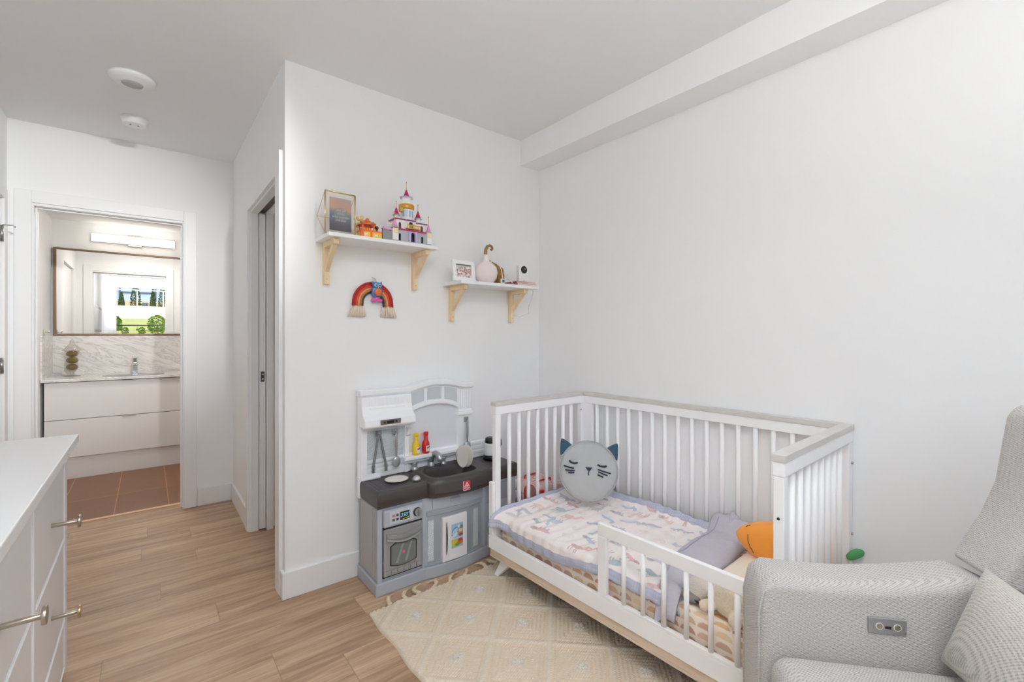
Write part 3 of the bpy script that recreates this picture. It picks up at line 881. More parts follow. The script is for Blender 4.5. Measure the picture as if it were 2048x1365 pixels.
# brick castle
ca = thing('toy_castle', 'tall white, pink and lavender brick-built toy castle with magenta spires', 'toy castle', (.955, 2.165, SZ1 + .001))
k = MB(); k.box(.0, .228, .0, .11, 0, .006)
k.build('castle_base', P_gy, ca, bevel=.001)
k = MB()   # lower wall, lavender-grey with arched openings (front panels around dark recess)
def arch_wall(mb, x0, x1, y0, y1, z0, z1, doors):
    xs = x0
    for c_, w_, h_ in doors:
        mb.box(xs, c_ - w_ / 2, y0, y1, z0, z1)
        pts = [(c_ - w_ / 2, z1), (c_ - w_ / 2, z0 + h_ - w_ / 2)]
        for i in range(9):
            a = PI - PI * i / 8
            pts.append((c_ + w_ / 2 * math.cos(a), z0 + h_ - w_ / 2 + w_ / 2 * math.sin(a) * 1.2))
        pts += [(c_ + w_ / 2, z1)]
        mb.prism(pts, 'y', y0, y1)
        xs = c_ + w_ / 2
    mb.box(xs, x1, y0, y1, z0, z1)
arch_wall(k, .028, .205, .012, .018, .006, .062, [(.052, .012, .038), (.123, .024, .048), (.178, .012, .036)])
k.box(.028, .205, .10, .106, .006, .062).box(.026, .032, .018, .1, .006, .062).box(.2, .206, .018, .1, .006, .062)
k.build('lower_wall', P_gy, ca)
k = MB(); arch_wall(k, .100, .146, .004, .012, .006, .060, [(.123, .024, .048)]); k.build('gatehouse', P_lv, ca, bevel=.0006)
k = MB(); k.box(.034, .198, .03, .034, .006, .058).build('dark_interior', P_dk, ca)
k = MB(); k.box(.028, .212, .006, .106, .062, .069).build('magenta_ledge', P_mg, ca, bevel=.0006)
k = MB(); arch_wall(k, .034, .206, .02, .027, .069, .118, [(.056, .015, .034), (.118, .026, .042), (.180, .013, .03)])
k.box(.034, .206, .09, .096, .069, .118).box(.034, .04, .027, .09, .069, .118).box(.2, .206, .027, .09, .069, .118)
k.build('middle_wall', P_wh, ca)
B(.040, .2, .04, .044, .069, .116).build('grey_interior', brick_col('toy_mid_grey', C(150, 148, 152)), ca)
k = MB(); k.box(.026, .086, .014, .1, .118, .1225).box(.146, .212, .014, .1, .110, .1145).box(.092, .142, .012, .1, .118, .1225); k.build('purple_trim', P_pu, ca, bevel=.0005)
k = MB(); k.box(.084, .158, -.006, .014, .072, .076); 
for i in range(8): k.box(.084 + i * .0105, .087 + i * .0105, -.008, -.005, .076, .088)
k.box(.084, .161, -.009, -.005, .088, .092); k.build('gold_balcony', P_gd, ca)
k = MB(); k.lathe([(.036, .122), (.034, .13), (.033, .175), (.036, .18)], c=(.108, .055, 0), seg=12); k.build('round_tower', P_wh, ca)
k = MB()
for a in (-2.5, -2.0, -1.45, -.9, -.4):
    M_ = Matrix.Rotation(a, 4, 'Z'); k.box(.0325, .0345, -.005, .005, .140, .172, Matrix.Translation((.108, .055, 0)) @ M_)
k.build('tower_windows', P_bl, ca)
k = MB(); k.lathe([(.036, .180), (.040, .184), (.041, .205), (.038, .207)], c=(.108, .055, 0), seg=12); k.box(.062, .078, .03, .05, .165, .185); k.build('gold_gallery', P_gd, ca)
k = MB(); k.lathe([(.030, .205), (.026, .21), (.024, .235), (.030, .243)], c=(.108, .055, 0), seg=12); k.build('upper_tower', P_wh, ca)
MB().lathe([(.036, .243), (.038, .247), (.018, .25)], c=(.108, .055, 0), seg=6).build('roof_collar', P_lv, ca)
def spire(x, y, z, r, h, m, pole=.03):
    MB().lathe([(r * 1.25, z - .004), (r * 1.25, z)], c=(x, y, 0), seg=12).build('spire_ring', P_gy, ca)
    MB().lathe([(r, z), (r * .2, z + h), (.001, z + h + .001)], c=(x, y, 0), seg=12).build('spire', m, ca)
    MB().tube([(x, y, z + h), (x, y, z + h + pole)], .0014, 6).ball((x, y, z + h + pole), .003, None, None, 8).build('spire_pole', P_gd, ca)
spire(.108, .055, .250, .017, .038, P_mg, .04)
MB().lathe([(.013, .118), (.013, .146)], c=(.047, .045, 0), seg=10).build('turret', P_wh, ca)
spire(.047, .045, .146, .015, .036, P_mg, .032)
MB().lathe([(.013, .112), (.013, .144)], c=(.170, .045, 0), seg=10).build('turret', P_wh, ca)
spire(.170, .045, .144, .016, .038, P_mg, .035)
MB().box(.008, .036, -.004, .02, .006, .066).build('corner_tower', P_wh, ca, bevel=.001)
spire(.022, .008, .070, .016, .042, P_pk, .032)
MB().box(.200, .226, -.004, .02, .006, .066).build('corner_tower', P_wh, ca, bevel=.001)
spire(.213, .008, .070, .014, .040, P_pk, .042)
for x in (.013, .204): B(x, x + .018, -.007, -.004, .04, .064).build('gold_shield', brick_col('toy_cream', C(240, 220, 160)), ca)
k = MB(); k.box(-.034, .008, .012, .018, .0, .05).box(-.04, -.028, .006, .024, 0, .056); k.build('side_wall', brick_col('toy_mid_grey', C(150, 148, 152)), ca, bevel=.0005)
k = MB(); k.box(-.042, -.026, .004, .026, .056, .06).box(-.034, .01, .008, .02, .054, .062).ball((-.034, .012, .066), .006, None, None, 8); k.build('pink_crenellation', P_pk, ca)

# ------------------------------------------------------------------ lower shelf items
fr = thing('white_photo_frame', 'white photo frame with a floral snapshot, leaning on the lower shelf', 'picture frame', (1.345, 2.205, SZ2 + .002), math.radians(2))
fr.rotation_euler = (math.radians(-8), 0, math.radians(3))
k = MB(); k.box(0, .156, 0, .012, 0, .024).box(0, .156, 0, .012, .100, .122).box(0, .024, 0, .012, .024, .100).box(.132, .156, 0, .012, .024, .100)
k.build('frame', M_white, fr, bevel=.0015)
k = MB(); k.grid(70, 46, lambda u, v: (.024 + u * .108, .008, .024 + v * .076), False); o = k.build('photo', attr_mat('floral_photo', .35), fr)
def floral(co):
    rng = np.random.RandomState(5)
    x = (co[:, 0] - .024) / .108; z = (co[:, 2] - .024) / .076
    c = np.tile(np.array(C(188, 190, 186)), (len(x), 1))
    pal = [C(214, 150, 158), C(120, 140, 118), C(232, 222, 216), C(170, 110, 120), C(226, 190, 178), C(150, 165, 160), C(238, 232, 228)]
    for i in range(260):
        a, b = rng.rand(2); r = rng.uniform(.015, .06)
        m_ = np.hypot(x - a, (z - b * .8) * .7) < r
        c[m_] = pal[rng.randint(len(pal))]
    c[z > .93] = C(110, 100, 92)
    return c
paint(o, floral)
MB().prism([(.012, .02), (.05, .0), (.052, .004), (.016, .09)], 'x', .06, .09).build('easel_back', M_white, fr)

vs = thing('pink_vase', 'round pale pink ceramic diffuser bottle with a short neck', 'vase', (1.578, 2.22, SZ2))
MB().lathe([(.030, 0), (.044, .006), (.062, .032), (.069, .064), (.062, .098), (.042, .120), (.025, .130), (.019, .138), (.017, .165), (.017, .172), (.014, .172)], seg=40).build('vase_body', mat('pink_ceramic', C(238, 226, 224), rough=.2, var=.03), vs)
# brass elephant-like figure: body curve with a curled trunk
el = thing('brass_trunk_figurine', 'brown brass figurine with a raised curled trunk behind the pink vase', 'figurine', (1.722, 2.27, SZ2))
tp = [(-.105, 0, .145), (-.114, 0, .19), (-.111, 0, .215), (-.099, 0, .235), (-.081, 0, .243), (-.067, 0, .238), (-.061, 0, .226), (-.067, 0, .216), (-.076, 0, .220)]
MB().tube(tp, [.012, .0105, .010, .0095, .009, .008, .007, .006, .005], 14).build('trunk', mat('brass_figure', C(158, 122, 74), rough=.35, metal=.65, var=.15, vscale=40), el)
k = MB(); k.tube([(-.104, 0, .155), (-.086, 0, .135), (-.055, -.005, .115), (-.028, -.005, .090), (-.012, 0, .06), (-.008, 0, .03), (-.01, 0, 0)], [.012, .016, .024, .034, .036, .032, .028], 16)
k.tube([(-.05, 0, .05), (-.055, 0, .0)], [.022, .016], 12)
k.build('body', MATS['brass_figure'], el)
k = MB(); k.ball((-.018, -.032, .085), .020, .006, .026); k.build('ear', MATS['brass_figure'], el)
k = MB(); k.tube([(-.058, -.03, .09), (-.07, -.045, .08), (-.066, -.05, .072)], [.004, .003, .001], 8); k.build('tusk', mat('ivory_plastic', C(236, 228, 210), rough=.4, var=.02), el)
cb = thing('white_cable_with_tag', 'white cord looped over the pink vase with a small label plug', 'cord', (1.61, 2.15, SZ2))
MB().tube([(-.045, .045, .118), (-.02, .015, .130), (.012, .004, .118), (.032, .004, .080), (.040, .004, .04), (.046, .006, .012), (.075, .02, .03), (.10, .03, .05), (.112, .05, .065)], .0024, 8).build('cord', M_white, cb)
MB().box(.028, .050, -.006, .008, .0, .028).build('plug_tag', M_white, cb, bevel=.002)
MB().box(.031, .047, -.0068, -.0058, .005, .022).build('tag_print', mat('tag_ink', C(110, 110, 108), rough=.7, var=.5, vscale=300), cb)
bk = []
def book(name, lab, x, y, z, w, d, h, m, rz=0):
    t = thing(name, lab, 'book', (x, y, z), rz, group='thin books under the camera')
    k = MB(); k.box(0, w, 0, d, 0, .0016).box(0, w, 0, d, h - .0016, h).box(0, .0016, 0, d, .0016, h - .0016)
    k.build('cover', m, t, bevel=.0004)
    B(.0016, w - .003, .003, d - .003, .0016, h - .0016).build('pages', mat('paper', C(232, 222, 212), rough=.8, var=.06, vscale=200), t)
    return t
book('picture_book', 'pink thin book at the bottom of the pair under the white camera', 1.772, 2.160, SZ2, .158, .12, .014, mat('book_pink', C(214, 142, 134), rough=.6, var=.08), 0)
book('picture_book', 'dark red thin book lying on top of the pink book', 1.768, 2.165, SZ2 + .014, .16, .115, .010, mat('book_red', C(176, 74, 66), rough=.6, var=.1), .04)
book('grey_booklet', 'grey booklet lying at the left of the pink and red books', 1.705, 2.17, SZ2, .06, .09, .007, mat('book_grey', C(150, 145, 142), rough=.6, var=.15, vscale=60), .1)
sk = thing('white_stylus', 'thin white stick leaning on the wall beside the figurine', 'stick', (1.735, 2.16, SZ2 + .008))
MB().tube([(0, 0, 0), (.045, .13, .055)], .0028, 8).build('stick', M_white, sk)
cm = thing('baby_monitor_camera', 'white upright baby monitor camera with a round black lens', 'camera', (1.853, 2.215, SZ2 + .0245))
MB().box(-.036, .036, -.018, .018, 0, .108).build('camera_body', M_white, cm, bevel=.008, seg=4)
le = MB().tube([(0, -.0185, .080), (0, -.023, .080)], .0235, 32).build('lens', M_black, cm, bevel=.001)
MB().tube([(.004, -.0235, .084), (.004, -.0245, .084)], .004, 12).build('lens_glint', M_chrome, le)
MB().tube([(0, -.0175, .012), (0, -.0187, .012)], .002, 8).build('sensor_dot', M_dark, cm)
cd = thing('camera_cable', 'thin white cable hanging from the right end of the lower shelf', 'cable', (1.93, 2.20, SZ2))
MB().tube([(-.03, .03, .006), (.01, .02, .004), (.012, .01, -.03), (.014, .03, -.08), (.006, .05, -.13), (.018, .06, -.165), (-.03, .10, -.19), (-.07, .13, -.17), (-.10, .142, -.09), (-.10, .142, -.03)], .0014, 6).build('cable', mat('grey_cable', C(205, 205, 206), rough=.5, var=.02), cd)

# ------------------------------------------------------------------ rainbow wall hanging
rb = thing('rainbow_wall_hanging', 'macrame rainbow with red, orange and mustard ropes and cream tassels', 'wall hanging', (.930, YA - .012, 1.398))
cols = [C(176, 48, 60), C(198, 52, 32), C(224, 92, 56), C(238, 168, 140), C(196, 132, 44), C(70, 72, 84)]
names = ['rope_crimson', 'rope_red', 'rope_orange', 'rope_peach', 'rope_mustard', 'rope_charcoal']
for i, (c_, nm) in enumerate(zip(cols, names)):
    r0 = .106 - i * .0098
    pts = [(-r0 * 1.02, 0, 0)] + [(r0 * math.cos(a), 0, .018 + r0 * 1.0 * math.sin(a)) for a in [PI - PI * j / 24 for j in range(25)]] + [(r0 * 1.02, 0, -.003)]
    MB().tube(pts, .0056, 10).build('rope', mat(nm, c_, rough=.85, bump=.6, bscale=350, var=.1, vscale=200), rb)
M_yarn = mat('cream_yarn', C(238, 226, 208), rough=.95, var=.08, vscale=120, bump=.3, bscale=300)
for sgn in (-1, 1):
    k = MB()
    for i in range(34):
        a = i / 33
        x0 = sgn * .081 - .031 + a * .062
        x1 = sgn * .086 - .048 + a * .094 + random.uniform(-.003, .003)
        k.tube([(x0, random.uniform(-.004, .004), .002), ((x0 + x1) / 2, random.uniform(-.008, .004), -.026), (x1, random.uniform(-.008, .004), -.055 + random.uniform(-.004, .004))], .0021, 6)
    k.build('tassel', M_yarn, rb)
ow = thing('owl_ornament', 'glossy blue owl ornament on a pink cloud hanging over the rainbow', 'ornament', (.944, YA - .022, 1.425))
M_ob = mat('owl_blue', C(62, 112, 176), rough=.2, var=.35, vscale=80, coat=.5)
k = MB(); k.ball((0, -.006, .050), .031, .012, .034); k.ball((0, -.008, .082), .026, .012, .018)
k.prism([(-.026, .088), (-.016, .096), (-.024, .104)], 'y', -.012, .0).prism([(.026, .088), (.016, .096), (.024, .104)], 'y', -.012, .0)
k.build('owl_body', M_ob, ow)
for sx in (-1, 1):
    e_ = MB().ball((sx * .011, -.019, .083), .0095, .004, .0095).build('eye', mat('owl_eye', C(150, 190, 226), rough=.2, var=.1), ow)
    MB().ball((sx * .010, -.0225, .083), .0035, .002, .0035).build('pupil', M_black, e_)
MB().ball((.002, -.018, .047), .019, .006, .021).build('belly', mat('owl_orange', C(216, 110, 44), rough=.25, var=.4, vscale=90), ow)
MB().prism([(-.003, .076), (.003, .076), (0, .068)], 'y', -.024, -.018).build('beak', P_ye, ow)
k = MB(); k.ball((-.014, -.004, .006), .018, .010, .013); k.ball((.012, -.004, .004), .019, .010, .012); k.ball((0, -.005, .012), .018, .010, .012); k.build('cloud', mat('cloud_pink', C(206, 96, 160), rough=.3, var=.15, vscale=60), ow)
k = MB(); k.tube([(0, 0, .098), (-.002, .006, .115), (-.001, .018, .122)], .0012, 6); k.tube([(-.02, .018, .128), (-.01, .016, .124), (0, .018, .118)], .001, 6); k.build('hanging_loop', M_nickel, ow)

# ------------------------------------------------------------------ play kitchen
pk = thing('play_kitchen', 'grey and white plastic play kitchen with a dark sink counter against the shelf wall', 'play kitchen', (.852, YA - .018, 0))
M_kg = mat('plastic_blue_grey', C(174, 181, 191), rough=.45, var=.02)
M_kside = mat('plastic_panel_grey', C(153, 159, 167), rough=.5, var=.02)
M_kw = mat('plastic_white', C(243, 245, 249), rough=.4, var=.006)
M_kc = mat('plastic_charcoal', C(68, 63, 63), rough=.42, bump=.03, bscale=220, var=.12, vscale=14)
M_ov = mat('oven_silver', C(156, 158, 161), rough=.35, metal=.3, var=.03)
M_sil = mat('toy_silver', C(176, 178, 182), rough=.28, metal=.65, var=.05)
KW = .84
def bow(x, base=-.243, amp=.022, x0=.245, x1=.60):
    if x < x0 or x > x1: return base
    t = (x - x0) / (x1 - x0)
    return base - amp * math.sin(PI * t) ** .8
def plan(off=0, y_back=0.0, n=28):
    pts = [(0 - off, y_back), (0 - off, -.243 - off)]
    for i in range(n + 1):
        x = .245 + (.60 - .245) * i / n
        pts.append((x, bow(x) - off))
    pts += [(KW + off, -.243 - off), (KW + off, y_back)]
    return pts
kb_ = MB(); kb_.prism(plan(), 'z', .05, .43); kb_.build('cabinet', M_kg, pk, bevel=.004)
k = MB()
k.prism(plan(.010), 'z', 0, .062); k.build('plinth', M_kg, pk, bevel=.006, seg=3)
k = MB(); k.prism(plan(.004), 'z', .062, .070)
k.build('plinth_step', M_kside, pk, bevel=.002)
# side panel with grooves
k = MB()
for a in (-.235, -.12): pass
k.box(-.0035, .001, -.225, -.205, .075, .41).box(-.0035, .001, -.19, -.045, .075, .41).box(-.0035, .001, -.03, -.012, .075, .41)
k.build('side_panel', mat('plastic_side_grey', C(170, 169, 168), rough=.5, var=.02), pk, bevel=.0015)
# corner pilasters
for a_, b2 in ((-.003, .022), (.232, .247), (.604, .625), (.80, .84)): B(a_, b2, -.250, -.24, .062, .43).build('pilaster', M_kg, pk, bevel=.003)
# oven
k = MB(); k.box(.024, .230, -.262, -.24, .322, .405); cpn = k.build('control_panel', M_kg, pk, bevel=.008, seg=3)
B(.052, .200, -.2635, -.2605, .335, .396).build('control_sticker', mat('sticker_grey', C(196, 200, 210), rough=.4, var=.02), cpn, bevel=.001)
B(.106, .155, -.2650, -.2625, .345, .385).build('display', M_black, cpn)
text('350°', 'digits', mat('display_digits', C(150, 220, 240), rough=.5, emit=C(150, 220, 240), estr=.3, var=.01), cpn, (.1305, -.2655, .360), .026, (PI / 2, 0, 0), .25, extrude=.0002)
MB().prism([(.118, .348), (.150, .351), (.150, .356), (.143, .353), (.118, .350)], 'y', -.2660, -.2650).build('display_bar', mat('lime_print', C(196, 220, 70), rough=.5, var=.02), cpn)
for i, (x, z, c_) in enumerate(((.072, .374, C(190, 120, 118)), (.072, .354, C(80, 76, 54)), (.092, .374, C(52, 62, 96)), (.092, .354, C(52, 62, 96)))):
    k = MB(); k.box(x - .006, x + .006, -.2652, -.2630, z - .006, z + .006)
    k.build('button_print', mat('button_print_%s' % 'abcd'[i], c_, rough=.5, var=.1), cpn, bevel=.0015)
kk = MB(); kk.tube([(.196, -.258, .366), (.196, -.266, .366)], .0245, 32).build('oven_knob_ring', M_kg, pk, bevel=.002)
kk = MB(); kk.tube([(.196, -.266, .366), (.196, -.268, .366)], .0215, 32).build('oven_knob_shadow_ring', M_black, pk)
k = MB(); k.tube([(.198, -.266, .366), (.198, -.280, .366)], .0185, 32); k.box(.1945, .2015, -.290, -.28, .349, .383); k.build('oven_knob', M_sil, pk, bevel=.002)
od = MB()
od.box(.026, .228, -.256, -.243, .085, .312); od = od.build('oven_door', M_ov, pk, bevel=.004)
B(.024, .230, -.2475, -.242, .078, .322).build('oven_gap', M_dark, pk)
k = MB(); k.box(.028, .226, -.2585, -.256, .088, .113)
for x in (.06, .094, .128, .162, .196): pass
k.build('door_lip', M_ov, od, bevel=.001)
for x in (.062, .095, .128, .161, .194): MB().box(x - .0008, x + .0008, -.2592, -.2584, .093, .113).build('vent_slot', M_dark, od)
# oven window with wavy outline
def wshape(s_, z0=0):
    out = []
    top = [(-.070, .050), (-.042, .066), (-.015, .060), (0, .062), (.015, .060), (.042, .072), (.07, .066)]
    top = [(-.072, .040), (-.038, .060), (-.030, .061), (-.012, .057), (.01, .060), (.03, .074), (.040, .078), (.072, .070)]
    bot = [(.072, -.050), (.040, -.064), (0, -.073), (-.04, -.076), (-.072, -.074)]
    bot = [(.072, -.062), (.04, -.072), (0, -.077), (-.04, -.078), (-.072, -.072)]
    return [(x * s_ + .127, z * s_ + .186 + z0) for x, z in top + bot]
top_sym = [(-.070, .044), (-.042, .058), (-.036, .060), (-.018, .052), (0, .050), (.018, .052), (.036, .060), (.042, .058), (.070, .044), (.070, -.050), (.035, -.060), (0, -.063), (-.035, -.060), (-.070, -.050)]
def ws(s_): return [(x * s_ + .127, z * s_ + .184) for x, z in top_sym]
MB().prism(ws(1.10), 'y', -.2575, -.256).build('window_surround', M_sil, od)
MB().prism(ws(1.0), 'y', -.2587, -.2573).build('window_border', M_black, od)
gw = MB().prism(ws(.92), 'y', -.2595, -.2585).build('window_glass', mat('oven_window', C(112, 118, 118), rough=.25, var=.05), od)
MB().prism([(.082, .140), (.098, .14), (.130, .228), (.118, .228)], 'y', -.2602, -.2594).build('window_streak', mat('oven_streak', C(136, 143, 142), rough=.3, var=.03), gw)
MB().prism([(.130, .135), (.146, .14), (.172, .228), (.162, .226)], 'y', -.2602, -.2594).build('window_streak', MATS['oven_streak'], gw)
MB().tube([(.127, -.2590, .186), (.127, -.2606, .186)], .0075, 16).build('pink_dot', mat('pink_light', C(226, 92, 140), rough=.4, var=.1), gw)
k = MB()   # handle: curved crescent
n_ = 20
up_ = [(.038 + .178 * i / n_, .277 - .0 * i + .020 * (1 - math.cos(0)) - .018 * math.sin(PI * i / n_)) for i in range(n_ + 1)]
k.prism([(x, z + .014) for x, z in up_] + [(x, z - .010) for x, z in up_[::-1]], 'y', -.262, -.256); k.build('handle_plate', M_ov, od, bevel=.001)
k = MB(); k.prism([(x, z + .006) for x, z in up_[1:-1]] + [(x, z - .005 ) for x, z in up_[1:-1][::-1]], 'y', -.2635, -.2618); k.build('handle_strip', M_sil, od)
k = MB(); k.tube([(x, -.268 - .010 * math.sin(PI * i / n_), z - .012) for i, (x, z) in enumerate(up_) if i % 2 == 0], .0045, 10); k.build('door_handle', M_ov, od)
# centre: drawer, fridge-like door, tile strips (following the bow)
def bowbox(x0, x1, z0, z1, out, th=.004, n=12):
    mb = MB(); front = [(x0 + (x1 - x0) * i / n, bow(x0 + (x1 - x0) * i / n) - out) for i in range(n + 1)]
    back = [(x, y + th) for x, y in front[::-1]]
    mb.prism(front + back, 'z', z0, z1); return mb
dw = bowbox(.288, .535, .352, .405, .004, .008).build('drawer', M_kg, pk, bevel=.002)
MB().tube([(.385, bow(.385) - .004, .382), (.44, bow(.44) - .0045, .382)], .009, 14).build('drawer_grip', M_kg, dw)
bowbox(.256, .60, .318, .345, .006, .012).build('rail_moulding', M_kside, pk, bevel=.004)
bowbox(.262, .592, .075, .318, .001, .004).build('recessed_panel', M_kside, pk)
M_herr, n, l, b = nodes_mat('herringbone_print', .5)
tc = n.new('ShaderNodeTexCoord'); mp = n.new('ShaderNodeMapping'); mp.inputs['Rotation'].default_value = (PI / 2, 0, 0)
mp2 = n.new('ShaderNodeMapping'); mp2.inputs['Rotation'].default_value = (0, 0, PI / 4)
br = n.new('ShaderNodeTexBrick'); br.inputs['Scale'].default_value = 1; br.inputs['Brick Width'].default_value = .018; br.inputs['Row Height'].default_value = .0062; br.inputs['Mortar Size'].default_value = .0009
br.inputs['Color1'].default_value = (*C(224, 228, 230), 1); br.inputs['Color2'].default_value = (*C(208, 214, 219), 1); br.inputs['Mortar'].default_value = (*C(170, 179, 187), 1)
l.new(tc.outputs['Object'], mp.inputs[0]); l.new(mp.outputs[0], mp2.inputs[0]); l.new(mp2.outputs[0], br.inputs['Vector']); l.new(br.outputs['Color'], b.inputs['Base Color'])
for x0, x1 in ((.264, .292), (.535, .568)):
    k = bowbox(x0 - .004, x1 + .004, .086, .300, .003, .004).build('tile_frame', M_kg, pk, bevel=.001)
    bowbox(x0, x1, .092, .294, .0045, .003).build('tile_strip', M_herr, k)
fd = MB()
fy = bow(.42) - .012
fd.prism([(.336, fy + .018), (.336, fy), (.41, fy - .003), (.484, fy), (.484, fy + .018)], 'z', .070, .300)
fd = fd.build('fridge_door', mat('white_panel', C(236, 236, 240), rough=.35, var=.01), pk, bevel=.003)
MB().tube([(.356, fy - .003, .105), (.356, fy - .006, .13), (.357, fy - .0065, .19), (.356, fy - .006, .25), (.356, fy - .003, .275)], [.001, .003, .0038, .003, .001], 8).build('door_handle', M_black, fd)
pc = MB(); pc.grid(60, 70, lambda u, v: (.385 + u * .070, fy - .0046 + .0002 * u, .130 + v * .125), False)
pc = pc.build('sticker_picture', attr_mat('food_sticker', .4), fd)
def food(co):
    x = (co[:, 0] - .385) / .07; z = (co[:, 2] - .130) / .125
    c = np.tile(np.array(C(150, 196, 226)), (len(x), 1))
    def el_(cx_, cz_, a, b2, col, rot=0):
        dx = (x - cx_) * math.cos(rot) + (z - cz_) * math.sin(rot); dz_ = -(x - cx_) * math.sin(rot) + (z - cz_) * math.cos(rot)
        c[(dx / a) ** 2 + (dz_ / b2) ** 2 < 1] = C(*col)
    el_(.3, .68, .34, .16, (96, 140, 196), .3); el_(.3, .68, .28, .11, (176, 212, 236), .3); el_(.2, .5, .4, .07, (210, 228, 240), .3)
    el_(.75, .6, .24, .16, (200, 140, 110)); el_(.78, .68, .18, .08, (226, 196, 170)); el_(.8, .5, .2, .06, (150, 96, 70)); el_(.85, .82, .14, .08, (120, 130, 110)); el_(.62, .86, .1, .06, (236, 226, 210))
    el_(.32, .2, .34, .15, (196, 200, 60)); el_(.2, .28, .14, .10, (220, 190, 60)); el_(.74, .22, .26, .14, (206, 112, 50)); el_(.74, .28, .14, .08, (170, 60, 40)); el_(.5, .12, .2, .07, (110, 150, 60))
    c[(z > .37) & (z < .395)] = C(226, 232, 236)
    return c
paint(pc, food)
# right bay behind crib
B(.63, .80, -.246, -.240, .30, .40).build('side_drawer', M_kside, pk, bevel=.003)
# counter as one moulded height field
def kcounter():
    mb = MB()
    nx, ny = 200, 72
    yb = -.002
    def yf(x):
        t = (x - .255) / (.665 - .255)
        return -.262 - (.062 * math.sin(PI * t) ** .45 if 0 < t < 1 else 0)
    def rr(x, y, cx_, cy_, a, b2, p=4):   # superellipse distance
        return (abs((x - cx_) / a) ** p + abs((y - cy_) / b2) ** p) ** (1 / p)
    def zt(x, y):
        z = .497
        d = rr(x, y, .460, -.165, .200, .148, 5)
        if d < 1: z = .497 + .013 * min(1, (1 - d) / .07)
        q = rr(x, y, .435, -.180, .140, .088, 4)
        if q < 1: z -= .075 * min(1, (1 - q) / .16) ** 1.2
        # drainer grooves on the left, round burner wells
        if .012 < x < .075 and -.225 < y < -.05: z -= .0022 * (1 if int((x - .012) / .009) % 2 == 0 else 0)
        for cx_, cy_, r0 in ((.228, -.195, .034), (.755, -.12, .062)):
            r1 = math.hypot(x - cx_, y - cy_)
            if r0 * .80 < r1 < r0: z += .003
            elif r1 <= r0 * .80: z -= .002
        return z
    V = []
    X0, X1 = -.008, KW + .006
    for i in range(nx):
        x = X0 + (X1 - X0) * i / (nx - 1)
        row = []
        yfx = yf(x)
        for j in range(ny):
            t = j / (ny - 1)
            y = yfx + (yb - yfx) * t
            e = min(x - X0, X1 - x, y - yfx)
            r_ = .012
            z = zt(x, y)
            if e < r_: z -= r_ - math.sqrt(max(0, r_ * r_ - (r_ - e) ** 2))
            row.append(mb.bm.verts.new((x, y, z)))
        V.append(row)
    for i in range(nx - 1):
        for j in range(ny - 1):
            mb._f([V[i][j], V[i + 1][j], V[i + 1][j + 1], V[i][j + 1]], True)
    bnd = [V[i][0] for i in range(nx)] + [V[-1][j] for j in range(1, ny)] + [V[i][-1] for i in range(nx - 2, -1, -1)] + [V[0][j] for j in range(ny - 2, 0, -1)]
    m1 = [mb.bm.verts.new((v.co.x, v.co.y, .440)) for v in bnd]
    cxm, cym = .42, -.12
    m2 = [mb.bm.verts.new((v.co.x + (cxm - v.co.x) * .004, v.co.y + (cym - v.co.y) * .03, .436)) for v in bnd]
    m3 = [mb.bm.verts.new((v.co.x + (cxm - v.co.x) * .006, v.co.y + (cym - v.co.y) * .04, .418)) for v in bnd]
    for A, Bq in ((bnd, m1), (m1, m2), (m2, m3)):
        for i in range(len(A)):
            j = (i + 1) % len(A); mb._f([A[i], A[j], Bq[j], Bq[i]], True)
    mb._f(m3)
    return mb.build('countertop', M_kc, pk, angle=60)
kct = kcounter()
md = kct.modifiers.new('edge', 'EDGE_SPLIT'); md.split_angle = math.radians(50)
# logo
lg = MB(); y_l = -.3235
def rrect(cx_, cz_, w_, h_, r_, n=5):
    out = []
    for qx, qz, a0 in ((1, 1, 0), (-1, 1, PI / 2), (-1, -1, PI), (1, -1, 3 * PI / 2)):
        for i in range(n + 1):
            a = a0 + PI / 2 * i / n
            out.append((cx_ + qx * (w_ / 2 - r_) + r_ * math.cos(a), cz_ + qz * (h_ / 2 - r_) + r_ * math.sin(a)))
    return out
M_red = mat('logo_red', C(206, 40, 62), rough=.4, var=.03)
lgo = thing('logo_plate', 'x', 'x')
bpy.data.objects.remove(lgo)
lp = MB().prism(rrect(.452, .459, .046, .052, .008), 'y', y_l, y_l + .004).build('logo_badge', P_wh, pk)
MB().prism(rrect(.452, .459, .041, .047, .006), 'y', y_l - .0006, y_l + .002).build('logo_field', M_red, lp)
for poly in ([(.436, .452), (.452, .478), (.468, .452), (.464, .452), (.452, .471), (.440, .452)], [(.444, .452), (.452, .464), (.460, .452), (.456, .452), (.452, .457), (.448, .452)], [(.436, .449), (.468, .449), (.468, .447), (.436, .447)], [(.436, .444), (.447, .444), (.452, .437), (.450, .437), (.446, .442), (.436, .442)], [(.468, .444), (.457, .444), (.454, .439), (.456, .439), (.459, .442), (.468, .442)]):
    MB().prism(poly, 'y', y_l - .0012, y_l).build('logo_line', P_wh, lp)
